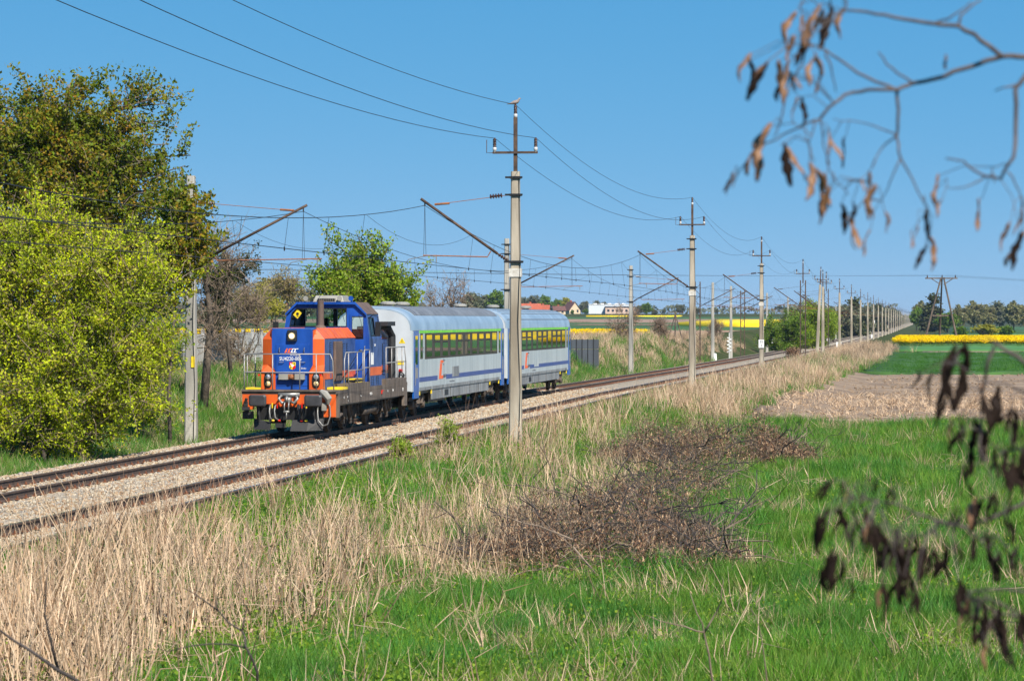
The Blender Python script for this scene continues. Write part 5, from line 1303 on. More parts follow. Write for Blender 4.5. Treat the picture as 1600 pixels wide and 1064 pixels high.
# ---- far tree line: five tree shapes, copied
def far_proto(h, wd, lm, seed, n_limb=46, conifer=False, bare=False):
    if conifer: ells = [(0, 0, h * (.18 + .16 * k), wd * (1 - .19 * k), wd * (1 - .19 * k), h * .09) for k in range(6)]
    else: ells = [(0, 0, h * .62, wd, wd, h * .36), (-wd * .45, 0, h * .5, wd * .6, wd * .6, h * .25), (wd * .5, 0, h * .55, wd * .55, wd * .6, h * .28)]
    return make_tree('far_tree', 'x', 'tree', (0, 0, -100), ells, [(0, 0, -.4), (0, 0, h * .35), (0, 0, h * .8)], h * .025, n_limb, 7, 0 if bare else 16, h * .075, LM[lm], seed=seed, twig=(h * .06, h * .15), spread=h * .035, twig_r=h * .002, subtwig=2 if bare else 0, group='far trees on the skyline')
PT = [far_proto(10, 4.2, 'distant', 70), far_proto(10, 4.6, 'olive', 71), far_proto(10, 3.6, 'green', 72), far_proto(10, 3.0, 'dark', 73, conifer=True), far_proto(10, 4.4, 'willow', 74, 40), far_proto(10, 3.6, 'distant', 75, 40, bare=True), far_proto(10, 4.0, 'yellowgreen', 76)]
used = set()
def put_far(k, x, ybase, ytop, Y, wf, label):
    X = (x - 800) / 4800 * Y; zg = h1(X, Y); hh = (CAM_Z - (ytop - 498) / 4800 * Y) - zg
    o = PT[k] if k not in used else copy_tree(PT[k]); used.add(k)
    o.location = (X, Y, zg - .2); o.scale = (hh / 10 * wf, hh / 10 * wf, hh / 10); o.rotation_euler = (0, 0, random.uniform(0, 6.28)); o['label'] = label
SKYL = [ # kind, x, ytop, Y, width factor, label
 (4, 425, 432, 700, 1.0, 'pale tree far left, above the locomotive front'), (0, 478, 452, 900, 1.3, 'dark far tree left of the locomotive cab roof'),
 (5, 672, 438, 600, 1.0, 'bare far tree right of the green tree'), (0, 735, 458, 1100, 1.4, 'far dark tree over the front coach'), (2, 772, 452, 1250, 1.3, 'bushy green far tree left of the tall mast'), (0, 752, 462, 1250, 1.4, 'low dark far tree over the coaches'),
 (0, 818, 465, 1500, 1.2, 'far grey tree right of the tall mast'), (0, 833, 462, 1480, 1.1, 'far grey tree over the orange roofs'), (2, 850, 460, 1550, 1.2, 'round green far tree above the orange roofs'), (2, 870, 466, 1560, 1.0, 'second green far tree left of the gabled house'), (6, 885, 465, 1600, 1.1, 'yellow far tree behind the gabled house'),
 (0, 913, 471, 1650, 1.1, 'grey far tree between gabled house and white hall'), (2, 915, 482, 1420, 1.5, 'low green shrub left of the white hall'), (2, 894, 484, 1400, 1.3, 'low dark green shrub before the gabled house'), (0, 933, 470, 1700, 1.1, 'grey far tree behind the left end of the hall'), (0, 942, 472, 1720, 1.1, 'grey far tree behind the white hall'),
 (2, 1010, 472, 1300, 1.2, 'bright green far tree right of the white hall'), (0, 999, 477, 1350, 1.2, 'dark far tree beside the bright green one'), (0, 1022, 483, 1350, 1.7, 'low dark far bush right of the bright green tree'), (0, 1038, 483, 1500, 1.2, 'small grey far tree near the wooden pole'),
 (0, 1062, 476, 1600, 1.6, 'broad grey far tree left of the second mast'), (0, 1090, 482, 1600, 1.8, 'low grey far trees right of the second mast'), (0, 1118, 482, 1700, 1.6, 'grey far clump between the lattice masts'), (0, 1142, 484, 1700, 1.4, 'small grey far clump left of the shrub belt'), (0, 1165, 488, 2000, 2.0, 'lowest grey far clump left of the shrub belt'),
 (3, 1335, 462, 900, 1.1, 'dark conifer over the receding masts'), (0, 1318, 478, 800, 1.5, 'brown far tree left of the dark conifer'), (5, 1302, 482, 620, 1.2, 'bare far tree at the end of the shrub belt'), (0, 1352, 480, 950, 1.2, 'far tree right of the dark conifer'), (3, 1372, 472, 1200, 1.0, 'second smaller dark conifer by the vanishing point'), (0, 1390, 482, 1500, 1.4, 'far dark clump by the vanishing point'),
 (0, 1404, 486, 1900, 1.3, 'farthest clump where the tracks vanish'), (2, 1432, 478, 1100, .8, 'green tree left of the dark spruce on the right'), (1, 1440, 468, 1150, 1.0, 'olive tree beside the dark spruce on the right'), (3, 1457, 456, 1050, 1.2, 'tall dark spruce left of the wooden pylon'), (2, 1480, 486, 1000, 1.6, 'low green bush at the foot of the spruce'),
 (1, 1500, 474, 1150, 1.0, 'olive tree behind the wooden pylon'), (1, 1522, 468, 1180, 1.15, 'large olive grove tree right of the pylon'), (1, 1543, 474, 1200, 1.0, 'right end tree of the olive grove'), (0, 1562, 472, 1300, 1.1, 'dark tree between the two groves on the right'), (1, 1584, 468, 1180, 1.1, 'olive tree near the right edge'), (1, 1606, 470, 1200, 1.1, 'olive tree cut by the right edge'),
 (6, 1540, 506, 700, 2.4, 'low yellow green bushes behind the rapeseed'), (2, 1500, 508, 680, 1.6, 'low green bush right of the pylon foot'), (2, 1570, 507, 720, 2.0, 'low green bush near the right edge behind the rapeseed'),
 (0, 1640, 474, 1300, 1.2, 'far tree just outside the right edge'), (2, 20, 470, 900, 1.6, 'far green tree hidden behind the lime shrub'), (0, 380, 470, 800, 1.5, 'far dark tree behind the bare hedge')]
for k, x, yt, Y, wf, lb in SKYL: put_far(k, x, 0, yt, Y, wf, lb)
for k, pt in enumerate(PT):
    if k not in used:
        for ch in list(pt.children): bpy.data.objects.remove(ch)
        bpy.data.objects.remove(pt)
# the woods that close the horizon
rs = np.random.default_rng(90); P = []
for Y, x0, x1, hh in ((2600, -1400, 1900, 9), (2100, -900, -60, 10), (2900, 250, 2400, 12)):
    n = 15000; X = rs.uniform(x0, x1, n); top = hh * (.55 + .45 * np.abs(fnoise(X, X * 0, 22)) + .2 * fnoise(X, X * 0, 6)); z = rs.uniform(0, 1, n) ** .7 * top
    keep = np.abs((X - xc(Y))) > 9
    Yv = Y + rs.uniform(-25, 25, n); P.append(np.stack([X, Yv, H(X, Yv) + z], 1)[keep])
V, F = leaf_quads(np.concatenate(P), 2.6, rs, .3, .8)
o = link('distant_woods', np_mesh('distant_woods', V, F, LM['distant'])); tag(o, 'dim grey green woods along the far horizon', None, kind='stuff')
# ------------------------------------------------------------------ ground cover (scattered copies of small clumps)
def clump_mesh(name, n, hmin, hmax, w0, rad, lean, mats, seed, curve=.35, segs=2, matw=None, droop_head=False):
    rs = np.random.default_rng(seed); mb = MB()
    for i in range(n):
        a = rs.uniform(0, 6.283); r = rad * math.sqrt(rs.uniform()); x, y = r * math.cos(a), r * math.sin(a)
        h = rs.uniform(hmin, hmax); d = rs.uniform(0, 6.283); ln = abs(rs.normal(0, lean)); cv = rs.uniform(.2, 1) * curve
        dx, dy = math.cos(d), math.sin(d); sx, sy = -dy * w0 / 2, dx * w0 / 2
        f = rs.uniform(0, 6.283); sx, sy = math.cos(f) * w0 / 2, math.sin(f) * w0 / 2
        V = []
        for k in range(segs + 1):
            t = k / segs; off = h * (ln * t + cv * t * t); z = h * t * math.sqrt(max(.2, 1 - (ln + cv * t * .6) ** 2 * .5)); wk = (1 - t ** 1.6) if k < segs else 0
            c = (x + dx * off, y + dy * off, z)
            if k < segs: V += [(c[0] - sx * wk, c[1] - sy * wk, c[2]), (c[0] + sx * wk, c[1] + sy * wk, c[2])]
            else: V += [c]
        Fc = [(2 * k, 2 * k + 1, 2 * k + 3, 2 * k + 2) for k in range(segs - 1)] + [(2 * segs - 2, 2 * segs - 1, 2 * segs)]
        m = int(rs.choice(len(mats), p=matw)) if len(mats) > 1 else 0
        mb.add(V, Fc, m)
    me = bpy.data.meshes.new(name); me.from_pydata(mb.v, [], mb.f)
    for q in mats: me.materials.append(q)
    me.polygons.foreach_set('material_index', mb.m)
    return me
def stalk_mesh(name, n, hmin, hmax, r0, rad, lean, mats, seed, broken=.15, plume=.3):
    """dry reed stalks: thin three-sided canes, some snapped over, a few with side leaves"""
    rs = np.random.default_rng(seed); mb = MB()
    for i in range(n):
        a = rs.uniform(0, 6.283); r = rad * math.sqrt(rs.uniform()); b = Vector((r * math.cos(a), r * math.sin(a), -.05))
        h = rs.uniform(hmin, hmax); d = rs.uniform(0, 6.283); ln = rs.normal(0, lean); dv = Vector((math.cos(d) * ln, math.sin(d) * ln, 1)).normalized()
        m = int(rs.integers(len(mats))); mid = b + dv * h * .55 + Vector(rs.normal(0, .025, 3)); 
        if rs.uniform() < broken:
            k = Vector((rs.normal(), rs.normal(), rs.uniform(-.7, .3))).normalized(); top = mid + k * h * .5
        else: top = b + dv * h + Vector((rs.normal(0, .08), rs.normal(0, .08), 0)) * h
        mb.tube([b, mid, top], [r0, r0 * .75, r0 * .25], 3, m, caps=False)
        for q in range(rs.integers(0, 3)):
            t = rs.uniform(.2, .8); p = b + (mid - b) * t * 1.2; l = rs.uniform(.12, .35); dd = Vector((rs.normal(), rs.normal(), rs.uniform(-.4, .9))).normalized(); s = dd.cross(Vector((0, 0, 1))).normalized() * r0 * 1.6
            mb.add([p - s, p + s, p + dd * l], [(0, 1, 2)], m)
    me = bpy.data.meshes.new(name); me.from_pydata(mb.v, [], mb.f)
    for q in mats: me.materials.append(q)
    me.polygons.foreach_set('material_index', mb.m)
    return me
def scatter(name, label, meshes, P, scale, seed=0, tilt=.08, zs=None):
    rs = np.random.default_rng(seed); n = len(P)
    col = bpy.data.collections.new(name + '_kinds')
    for i, me in enumerate(meshes): col.objects.link(bpy.data.objects.new(f'{name}_kind{i:02d}', me))
    me = bpy.data.meshes.new(name); me.vertices.add(n); me.vertices.foreach_set('co', np.ascontiguousarray(P, np.float32).ravel())
    rot = np.stack([rs.normal(0, tilt, n), rs.normal(0, tilt, n), rs.uniform(0, 6.283, n)], 1)
    sc = np.stack([scale, scale, scale * (zs if zs is not None else 1)], 1)
    for an, data, typ in (('rot', rot, 'FLOAT_VECTOR'), ('scl', sc, 'FLOAT_VECTOR')):
        at = me.attributes.new(an, typ, 'POINT'); at.data.foreach_set('vector', np.ascontiguousarray(data, np.float32).ravel())
    at = me.attributes.new('kindi', 'INT', 'POINT'); at.data.foreach_set('value', rs.integers(0, len(meshes), n).astype(np.int32))
    o = link(name, me); tag(o, label, None, kind='stuff')
    ng = bpy.data.node_groups.new(name, 'GeometryNodeTree')
    ng.interface.new_socket('Geometry', in_out='INPUT', socket_type='NodeSocketGeometry'); ng.interface.new_socket('Geometry', in_out='OUTPUT', socket_type='NodeSocketGeometry')
    N = ng.nodes; gi = N.new('NodeGroupInput'); go = N.new('NodeGroupOutput')
    ci = N.new('GeometryNodeCollectionInfo'); ci.inputs['Collection'].default_value = col; ci.inputs['Separate Children'].default_value = True; ci.inputs['Reset Children'].default_value = True
    ip = N.new('GeometryNodeInstanceOnPoints'); ip.inputs['Pick Instance'].default_value = True
    def att(nm, typ):
        a = N.new('GeometryNodeInputNamedAttribute'); a.data_type = typ; a.inputs['Name'].default_value = nm; return a.outputs['Attribute']
    er = N.new('FunctionNodeEulerToRotation')
    ng.links.new(att('rot', 'FLOAT_VECTOR'), er.inputs[0])
    ng.links.new(gi.outputs[0], ip.inputs['Points']); ng.links.new(ci.outputs[0], ip.inputs['Instance']); ng.links.new(er.outputs[0], ip.inputs['Rotation'])
    ng.links.new(att('scl', 'FLOAT_VECTOR'), ip.inputs['Scale']); ng.links.new(att('kindi', 'INT'), ip.inputs['Instance Index'])
    ng.links.new(ip.outputs[0], go.inputs[0])
    md = o.modifiers.new('scatter', 'NODES'); md.node_group = ng
    return o

LM['grass'] = leafmat('grass_blade', [(.045, .14, .010), (.08, .24, .016), (.13, .35, .024), (.28, .36, .06)], .3, inst=True, gloss=.012, patch=.45, pcol=(.045, .15, .016))
LM['grass_cool'] = leafmat('grass_blade_cool', [(.045, .15, .025), (.07, .22, .04), (.12, .30, .055)], .3, inst=True, gloss=.012, patch=.6, pcol=(.16, .24, .03))
LM['straw'] = leafmat('straw', [(.34, .205, .115), (.55, .37, .23), (.72, .54, .37), (.18, .105, .06)], .05, inst=True, gloss=.012)
LM['straw_grey'] = leafmat('straw_grey', [(.34, .23, .145), (.54, .41, .285), (.18, .115, .08)], .05, inst=True, gloss=.012)
LM['herb'] = leafmat('herb_leaf', [(.11, .20, .02), (.18, .30, .025), (.25, .34, .03)], .4, inst=True, gloss=.012)
LM['wheatb'] = leafmat('wheat_blade', [(.035, .13, .016), (.06, .18, .022), (.09, .22, .03)], .35, inst=True, gloss=.012)
LM['rapeb'] = leafmat('rape_flower', [(.85, .60, .004), (.95, .72, .006), (.75, .50, .004)], .3, inst=True, gloss=.0)

GR = [clump_mesh('grass_tuft', 22, .14, .42, .012, .17, .35, [LM['grass']], 100 + i) for i in range(4)] + [clump_mesh('grass_tuft', 18, .18, .42, .016, .14, .3, [LM['grass_cool']], 110 + i) for i in range(3)]
GD = [clump_mesh('dry_tuft', 22, .18, .55, .010, .15, .45, [LM['straw'], LM['straw_grey']], 120 + i) for i in range(4)]
ST = [stalk_mesh('dry_stalks', 7, .7, 1.75, .0115, .36, .25, [LM['straw'], LM['straw_grey']], 130 + i) for i in range(6)]
STS = [stalk_mesh('dry_stalks', 9, .35, 1.1, .0095, .30, .32, [LM['straw'], LM['straw_grey']], 140 + i, .25) for i in range(5)]
STF = [stalk_mesh('dry_stalks', 26, .4, 1.1, .012, .40, .28, [LM['straw'], LM['straw_grey']], 150 + i, .2) for i in range(4)]
def herb_mesh(seed, n, lm):
    rs = np.random.default_rng(seed); P = rs.normal(0, 1, (n, 3)) * np.array([.12, .12, .07]) + np.array([0, 0, .14]); P[:, 2] = np.abs(P[:, 2])
    V, F = leaf_quads(P, .038, rs, .6, .7)
    return np_mesh('herb', V, F, lm)
HB = [herb_mesh(160 + i, 34, LM['herb']) for i in range(3)]

def frustum_pts(n, y0, y1, rs, power=0.0, marg=3.0):
    """points over the ground that the lens takes in (and some way beyond its edges); nearer ground gets more"""
    t = rs.uniform(0, 1, n)
    Y = (y0 ** power + (y1 ** power - y0 ** power) * t) ** (1 / power) if power else y0 * (y1 / y0) ** t
    X = rs.uniform(-1, 1, n) * (.172 * Y + marg)
    return X, Y
def UU(X, Y): return (X - xc(Y)) * CT
def dryness(X, Y):
    """0 = lush green, 1 = dead reeds, from where each grows along the line"""
    u = UU(X, Y)
    nz = fnoise(X * 1.0 + 5, Y * .55, 1.6) * 1.0 + fnoise(X + 11, Y, .6) * .6
    a = (1 - sst(9.6, 11.6, u + nz)) * (1 - sst(50, 56, Y)) * sst(6.4, 7.2, u)                 # reeds by the near edge
    b = sst(8.3, 9.3, u + .7 * nz) * (1 - sst(11.8, 13.2, u + nz)) * sst(47, 53, Y) * (1 - sst(70, 82, Y)) * .95
    c = .66 * sst(68, 80, Y) * (1 - sst(11.5, 13.2, u + nz)) * (1 - sst(150, 190, Y)) * (.55 + .45 * sst(-.5, .4, nz))
    d = .60 * sst(140, 170, Y) * (1 - sst(14.5, 16.0, u)) * (.4 + .6 * sst(-.5, .3, nz + .25))
    cl = .45 + .55 * sst(-.45, .35, fnoise(X * 1.0 + 2, Y * .5, .42) + .5 * fnoise(X, Y, .9))
    return np.maximum.reduce([a * cl, b * cl, c, d])
def right_ok(X, Y):
    u = UU(X, Y); lim = 6.05 + .3 * fnoise(X, Y, 1.2) + .15 * fnoise(X + 7, Y, .4)
    ok = (u > lim) & (Y > 30)
    field_ = (Y > 130.5 + 1.2 * fnoise(X, Y, 3)) & (u > 11.8 + .8 * fnoise(X, Y, 4) + .022 * (Y - 131))
    return ok & ~field_ & (Y < 520)
rs = np.random.default_rng(200)
# green grass on the near side
X, Y = frustum_pts(150000, 33, 300, rs, -.35)
dr = dryness(X, Y); ok = right_ok(X, Y) & (rs.uniform(0, 1, len(X)) > dr * .55)
X, Y = X[ok], Y[ok]; hv = .78 + .55 * fnoise(X + 3, Y * .7, 1.7) + .2 * rs.standard_normal(len(X))
P = np.stack([X, Y, H(X, Y) - .02], 1)
scatter('meadow_grass', 'lush green grass filling the meadow in the foreground', GR, P, np.clip(hv, .4, 1.5) * (1 + .0035 * (Y - 40)), 1)
# low dead grass between
X, Y = frustum_pts(130000, 33, 460, rs, -.2)
dr = dryness(X, Y); ok = right_ok(X, Y) & (rs.uniform(0, 1, len(X)) < dr * .10 + .03 + .07 * sst(.1, .7, fnoise(X + 40, Y * .6, 2.0)))
X, Y = X[ok], Y[ok]; P = np.stack([X, Y, H(X, Y) - .02], 1)
scatter('dead_grass', 'pale dead grass matted between the reeds on the near bank', GD, P, rs.uniform(.6, 1.3, len(X)) * (1 + .004 * (Y - 40)), 2)
# tall reeds
X, Y = frustum_pts(26000, 33, 175, rs, -.6)
dr = dryness(X, Y); ok = right_ok(X, Y) & (rs.uniform(0, 1, len(X)) < np.clip(dr - .22, 0, 1) * (.46 + .5 * sst(70, 84, Y) * (1 - sst(8.5, 10, UU(X, Y))))) & (UU(X, Y) > 6.9)
X, Y = X[ok], Y[ok]; P = np.stack([X, Y, H(X, Y) - .02], 1)
tall = .70 + .30 * (1 - sst(44, 60, Y)) + .25 * sst(72, 84, Y) * (1 - sst(8.2, 9.5, UU(X, Y))) ; tall = tall * (.85 + .3 * fnoise(X, Y, 1.1))
scatter('dry_reeds', 'tall straw coloured dry reed stalks along the near side of the tracks', ST, P, np.clip(tall, .4, 1.15), 3, .12)
X, Y = frustum_pts(26000, 33, 150, rs, -.5)
dr = dryness(X, Y); ok = right_ok(X, Y) & (rs.uniform(0, 1, len(X)) < np.clip(dr - .2, 0, 1) * .30 + .004 + .03 * (1 - sst(10.5, 15.5, UU(X, Y))) * (1 - sst(75, 95, Y)))
X, Y = X[ok], Y[ok]; P = np.stack([X, Y, H(X, Y) - .02], 1)
scatter('broken_stalks', 'short broken straw stalks among the reeds', STS, P, rs.uniform(.6, 1.2, len(X)), 4, .2)
X, Y = frustum_pts(30000, 130, 480, rs, 0)
dr = dryness(X, Y); ok = right_ok(X, Y) & (rs.uniform(0, 1, len(X)) < np.clip(dr - .1, 0, 1) * .9) & (UU(X, Y) > 7.6)
X, Y = X[ok], Y[ok]; P = np.stack([X, Y, H(X, Y) - .02], 1)
scatter('bank_reeds', 'dense pale dry grass on the bank right of the far masts', STF, P, rs.uniform(.7, 1.2, len(X)), 5, .15)
# broad leaved herbs
X, Y = frustum_pts(60000, 33, 140, rs, -.4)
u = UU(X, Y); ok = right_ok(X, Y) & (rs.uniform(0, 1, len(X)) < .06 + .22 * sst(.25, .8, fnoise(X + 9, Y * .7, 1.3)) + .25 * (dryness(X, Y) > .3) + .6 * (1 - sst(8.2, 9.4, u)) * sst(50, 58, Y) + .4 * (1 - sst(36, 46, Y)) * (1 - sst(-2, 2, X)))
X, Y = X[ok], Y[ok]; P = np.stack([X, Y, H(X, Y) - .01], 1)
scatter('bramble_leaves', 'low leafy brambles and herbs beside the near rail and among the reeds', HB, P, rs.uniform(.7, 1.5, len(X)), 6, .2)
# left bank grass
X, Y = frustum_pts(90000, 55, 330, rs, -.4); u = UU(X, Y)
nz = fnoise(X, Y, 2.2); ok = (u < -2.9 - .3 * fnoise(X, Y, 1)) & (u > -30); X, Y, nz = X[ok], Y[ok], nz[ok]
dryl = np.clip(.22 + .5 * sst(.0, .7, nz) + .55 * sst(205, 235, Y) * sst(.0, -.3, UU(X, Y) + 10), 0, .9); g = rs.uniform(0, 1, len(X)) > dryl
P = np.stack([X, Y, H(X, Y) - .02], 1)
scatter('bank_grass', 'green grass on the bank left of the far track', GR, P[g], rs.uniform(.7, 1.4, g.sum()) * (1 + .004 * (Y[g] - 60)), 7)
scatter('bank_dead_grass', 'tan dead grass patches on the bank left of the far track', GD, P[~g], rs.uniform(.6, 1.2, (~g).sum()) * (1 + .004 * (Y[~g] - 60)), 8)
X, Y = frustum_pts(16000, 175, 430, rs, 0); u = UU(X, Y); nz = fnoise(X, Y, 4)
ok = (u < -5.5) & (u > -24) & (rs.uniform(0, 1, len(X)) < .3 + .6 * sst(-.3, .4, nz)) & ~((Y < 245) & (X < 7.6)); X, Y = X[ok], Y[ok]
scatter('far_bank_reeds', 'pale dry grass mounds on the far bank past the train', STF, np.stack([X, Y, H(X, Y) - .02], 1), rs.uniform(.7, 1.3, len(X)), 9, .15)
# crop rows
WH = [clump_mesh('wheat_tuft', 26, .16, .34, .03, .34, .3, [LM['wheatb']], 170 + i) for i in range(3)]
def field_pts(n, y0, y1, ua, power, left=False):
    X, Y = frustum_pts(n, y0, y1, rs, power, 12); u = UU(X, Y); ok = (u < ua) if left else (u > ua); return X[ok], Y[ok]
X, Y = field_pts(28000, 245.5, 391, 14.8, -.5); scatter('wheat', 'dark green young wheat behind the bare field', WH, np.stack([X, Y, H(X, Y) + .05], 1), rs.uniform(.8, 1.4, len(X)), 10)
def rape_mesh(seed):
    r_ = np.random.default_rng(seed); P = r_.uniform(-1, 1, (34, 3)) * np.array([.4, .4, .16]) + np.array([0, 0, 1.02]); V, F = leaf_quads(P, .15, r_, .4, .9)
    Q = r_.uniform(-1, 1, (18, 3)) * np.array([.4, .4, .3]) + np.array([0, 0, .55]); V2, F2 = leaf_quads(Q, .18, r_, .4, .5)
    me = np_mesh('rape_plant', np.concatenate([V, V2]), np.concatenate([F, F2 + len(V)]), [LM['rapeb'], LM['herb']])
    me.polygons.foreach_set('material_index', [0] * 34 + [1] * 18); return me
RP = [rape_mesh(180 + i) for i in range(4)]
X = rs.uniform(50, 125, 42000); Y = 490 + 118 * rs.uniform(0, 1, 42000) ** 1.3; ok = (UU(X, Y) > 14.6 + 1.0 * fnoise(X, Y, 5)) & (UU(X, Y) < 46); X, Y = X[ok], Y[ok]
scatter('rapeseed', 'bright yellow flowering rapeseed on the right', RP, np.stack([X, Y, H(X, Y)], 1), rs.uniform(.8, 1.12, len(X)), 11)
X = rs.uniform(-75, 16, 16000); Y = rs.uniform(348, 368, 16000); ok = (UU(X, Y) < -13); X, Y = X[ok], Y[ok]
scatter('rapeseed', 'yellow rapeseed strip behind the dark screen fence', RP, np.stack([X, Y, H(X, Y)], 1), rs.uniform(.7, 1.05, len(X)), 12)
# straw litter and clods on the bare field
def clod(seed, r):
    bm = bmesh.new(); bmesh.ops.create_icosphere(bm, subdivisions=1, radius=r); r_ = np.random.default_rng(seed)
    for v in bm.verts: v.co *= r_.uniform(.65, 1.3); v.co.z *= .65
    me = bpy.data.meshes.new('stone'); bm.to_mesh(me); bm.free(); return me
CL = []
for i in range(4): me = clod(190 + i, .07); me.materials.append(M['soil']); CL.append(me)
X, Y = field_pts(22000, 131.5, 242, 12.2, -.5); scatter('soil_clods', 'brown clods on the tilled field', CL, np.stack([X, Y, H(X, Y) + .07], 1), rs.uniform(.4, 1.4, len(X)) * (1 + .004 * (Y - 139)), 13, .5)
LB = [clump_mesh('straw_litter', 7, .12, .4, .03, .25, 1.2, [LM['straw']], 195 + i, .2) for i in range(3)]
X, Y = field_pts(16000, 131.5, 225, 12.2, -.5); ok = rs.uniform(0, 1, len(X)) < np.exp(-((Y - 160 - 6 * fnoise(X, Y, 9)) / 15) ** 2) + .05; X, Y = X[ok], Y[ok]
scatter('straw_litter', 'yellowish straw litter lying across the tilled field', LB, np.stack([X, Y, H(X, Y) + .07], 1), rs.uniform(.6, 1.2, len(X)), 14, .3)
# ballast stones
BS = []
M['stone_a'] = mat('stone_cream', (.38, .29, .19), .95, 0, .15, 3); M['stone_b'] = mat('stone_grey', (.32, .28, .23), .95, 0, .2, 3); M['stone_c'] = mat('stone_rust', (.30, .19, .11), .95, 0, .2, 3); M['stone_w'] = mat('stone_white', (.47, .40, .30), .95, 0, .12, 3)
for i, mm in enumerate(('stone_a', 'stone_w', 'stone_b', 'stone_a', 'stone_w', 'stone_c')):
    me = clod(300 + i, .045); me.materials.append(M[mm]); BS.append(me)
n = 90000; Y = 44 * (170 / 44) ** rs.uniform(0, 1, n); u = rs.uniform(-2.7, 6.3, n)
near_rail = (np.abs(np.abs(u) - .7535) < .09) | (np.abs(np.abs(u - 4.5) - .7535) < .09)
ok = ~near_rail; Y, u = Y[ok], u[ok]; X = xc(Y) + u / CT
edge = np.interp(u, [-2.7, -2.3, 5.9, 6.3], [-.30, -.2, -.2, -.26])
keep = (UU(X, Y) > -2.8) & (X > -.19 * Y - 3); P = np.stack([X, Y, zr(Y) + edge - .0 + rs.uniform(-.012, .02, len(X))], 1)[keep]
scatter('ballast_stones', 'loose cream crushed stones between and beside the rails', BS, P, (rs.uniform(.55, 1.15, len(X)) * np.clip(Y / 75, .75, 1.5))[keep], 15, .6)

# tall thin weeds between the near rail and the meadow, some in front of the train
LM['weed'] = leafmat('weed_stem', [(.30, .17, .11), (.42, .27, .18), (.22, .12, .08)], .0, inst=True, gloss=.01)
WD = [stalk_mesh('weed_stems', 5, .9, 2.0, .0065, .25, .22, [LM['weed']], 350 + i, .1) for i in range(4)]
X, Y = [], []
for x0, x1, n in ((690, 760, 15), (770, 960, 26), (120, 420, 30), (420, 700, 12), (960, 1220, 24)):
    xs = rs.uniform(x0, x1, n); us = rs.uniform(6.1, 7.6, n)
    ys = 4800 * (-X0 - us / CT) / (1450 - xs); X += list(xc(ys) + us / CT); Y += list(ys)
X, Y = np.array(X), np.array(Y)
scatter('tall_weeds', 'tall thin reddish weed stems standing beside the near rail', WD, np.stack([X, Y, H(X, Y) - .02], 1), rs.uniform(.6, 1.0, len(X)), 16, .12)

# ------------------------------------------------------------------ brush piles: dead branches with withered leaves
def brush_pile(label, cx, cy, lobes, n_branch, n_leaf, seed, size=.085):
    rs = np.random.default_rng(seed); base = h1(cx, cy)
    r = thing('brush_pile', label, 'brush pile', (cx, cy, base), 0, 'cut brush piles')
    def top(x, y):
        z = 0; lump = .72 + .38 * fnoise(np.asarray(x) + seed, y, .55)
        for (a, b, ra, rb, hh) in lobes: z = np.maximum(z, hh * np.clip(1 - ((x - a) / ra) ** 2 - ((y - b) / rb) ** 2, 0, 1) ** .5)
        return z * lump
    for k in range(n_branch):
        a, b, ra, rb, hh = lobes[rs.integers(len(lobes))]
        p = np.array([a + rs.normal(0, ra * .45), b + rs.normal(0, rb * .45), 0]); p[2] = top(p[0], p[1]) * rs.uniform(.2, .8) + .05
        d = rs.standard_normal(3); d[2] = abs(rs.normal(.1, .5)); d /= np.linalg.norm(d); L = rs.uniform(.7, 2.2); m = MB()
        pts = [p + d * L * t + rs.standard_normal(3) * .05 * L * (t > 0) + np.array([0, 0, -.15 * t * t * L]) for t in np.linspace(0, 1, 6)]
        pts = [(q[0], q[1], max(q[2], .03 + h1(cx + q[0], cy + q[1]) - base)) for q in pts]
        r0 = rs.uniform(.008, .024); m.tube(pts, [r0 * (1 - .13 * i) for i in range(6)], 5)
        for s in range(rs.integers(2, 6)):
            b0 = np.array(pts[rs.integers(1, 5)]); dd = d + rs.standard_normal(3) * .6; dd[2] += .2; dd /= np.linalg.norm(dd); m.tube([b0, b0 + dd * L * .15, b0 + dd * L * .32 + rs.standard_normal(3) * .05], [r0 * .5, r0 * .35, r0 * .15], 4)
        m.build('branch', M['darktwig'] if rs.uniform() < .7 else M['twig'], r)
    P = []
    while sum(len(q) for q in P) < n_leaf:
        k = rs.integers(len(lobes), size=4000); Lb = np.array(lobes)[k]
        x = Lb[:, 0] + rs.uniform(-1.1, 1.1, 4000) * Lb[:, 2]; y = Lb[:, 1] + rs.uniform(-1.1, 1.1, 4000) * Lb[:, 3]
        t = top(x, y); z = t * rs.uniform(.05, 1.08, 4000); cl = fnoise(x * 1.0, y * 1.0 + z, .22) > -.35; ok = (t > .05) & cl
        P.append(np.stack([x, y, z + .03], 1)[ok])
    P = np.concatenate(P)[:n_leaf]; P[:, 2] += H(cx + P[:, 0], cy + P[:, 1]) - base
    tw = MB()
    for q in P[rs.integers(0, len(P), len(P) // 9)]:
        d = rs.standard_normal(3); d[2] = abs(d[2]) * .8; d /= np.linalg.norm(d); L = rs.uniform(.2, .75); e = q + d * L
        tw.tube([q, (q + e) / 2 + rs.standard_normal(3) * .03, e], [.0055, .004, .002], 3, int(rs.uniform() < .35), caps=False)
    tw.build('fine_twigs', [M['darktwig'], M['twig']], r)['kind'] = 'stuff'
    V, F = leaf_quads(P, size * .85, rs, 0, .27, droop=(0, 0, -.7))
    o = link('withered_leaves', np_mesh('withered_leaves', V, F, LM['deadleaf']), r); o['kind'] = 'stuff'
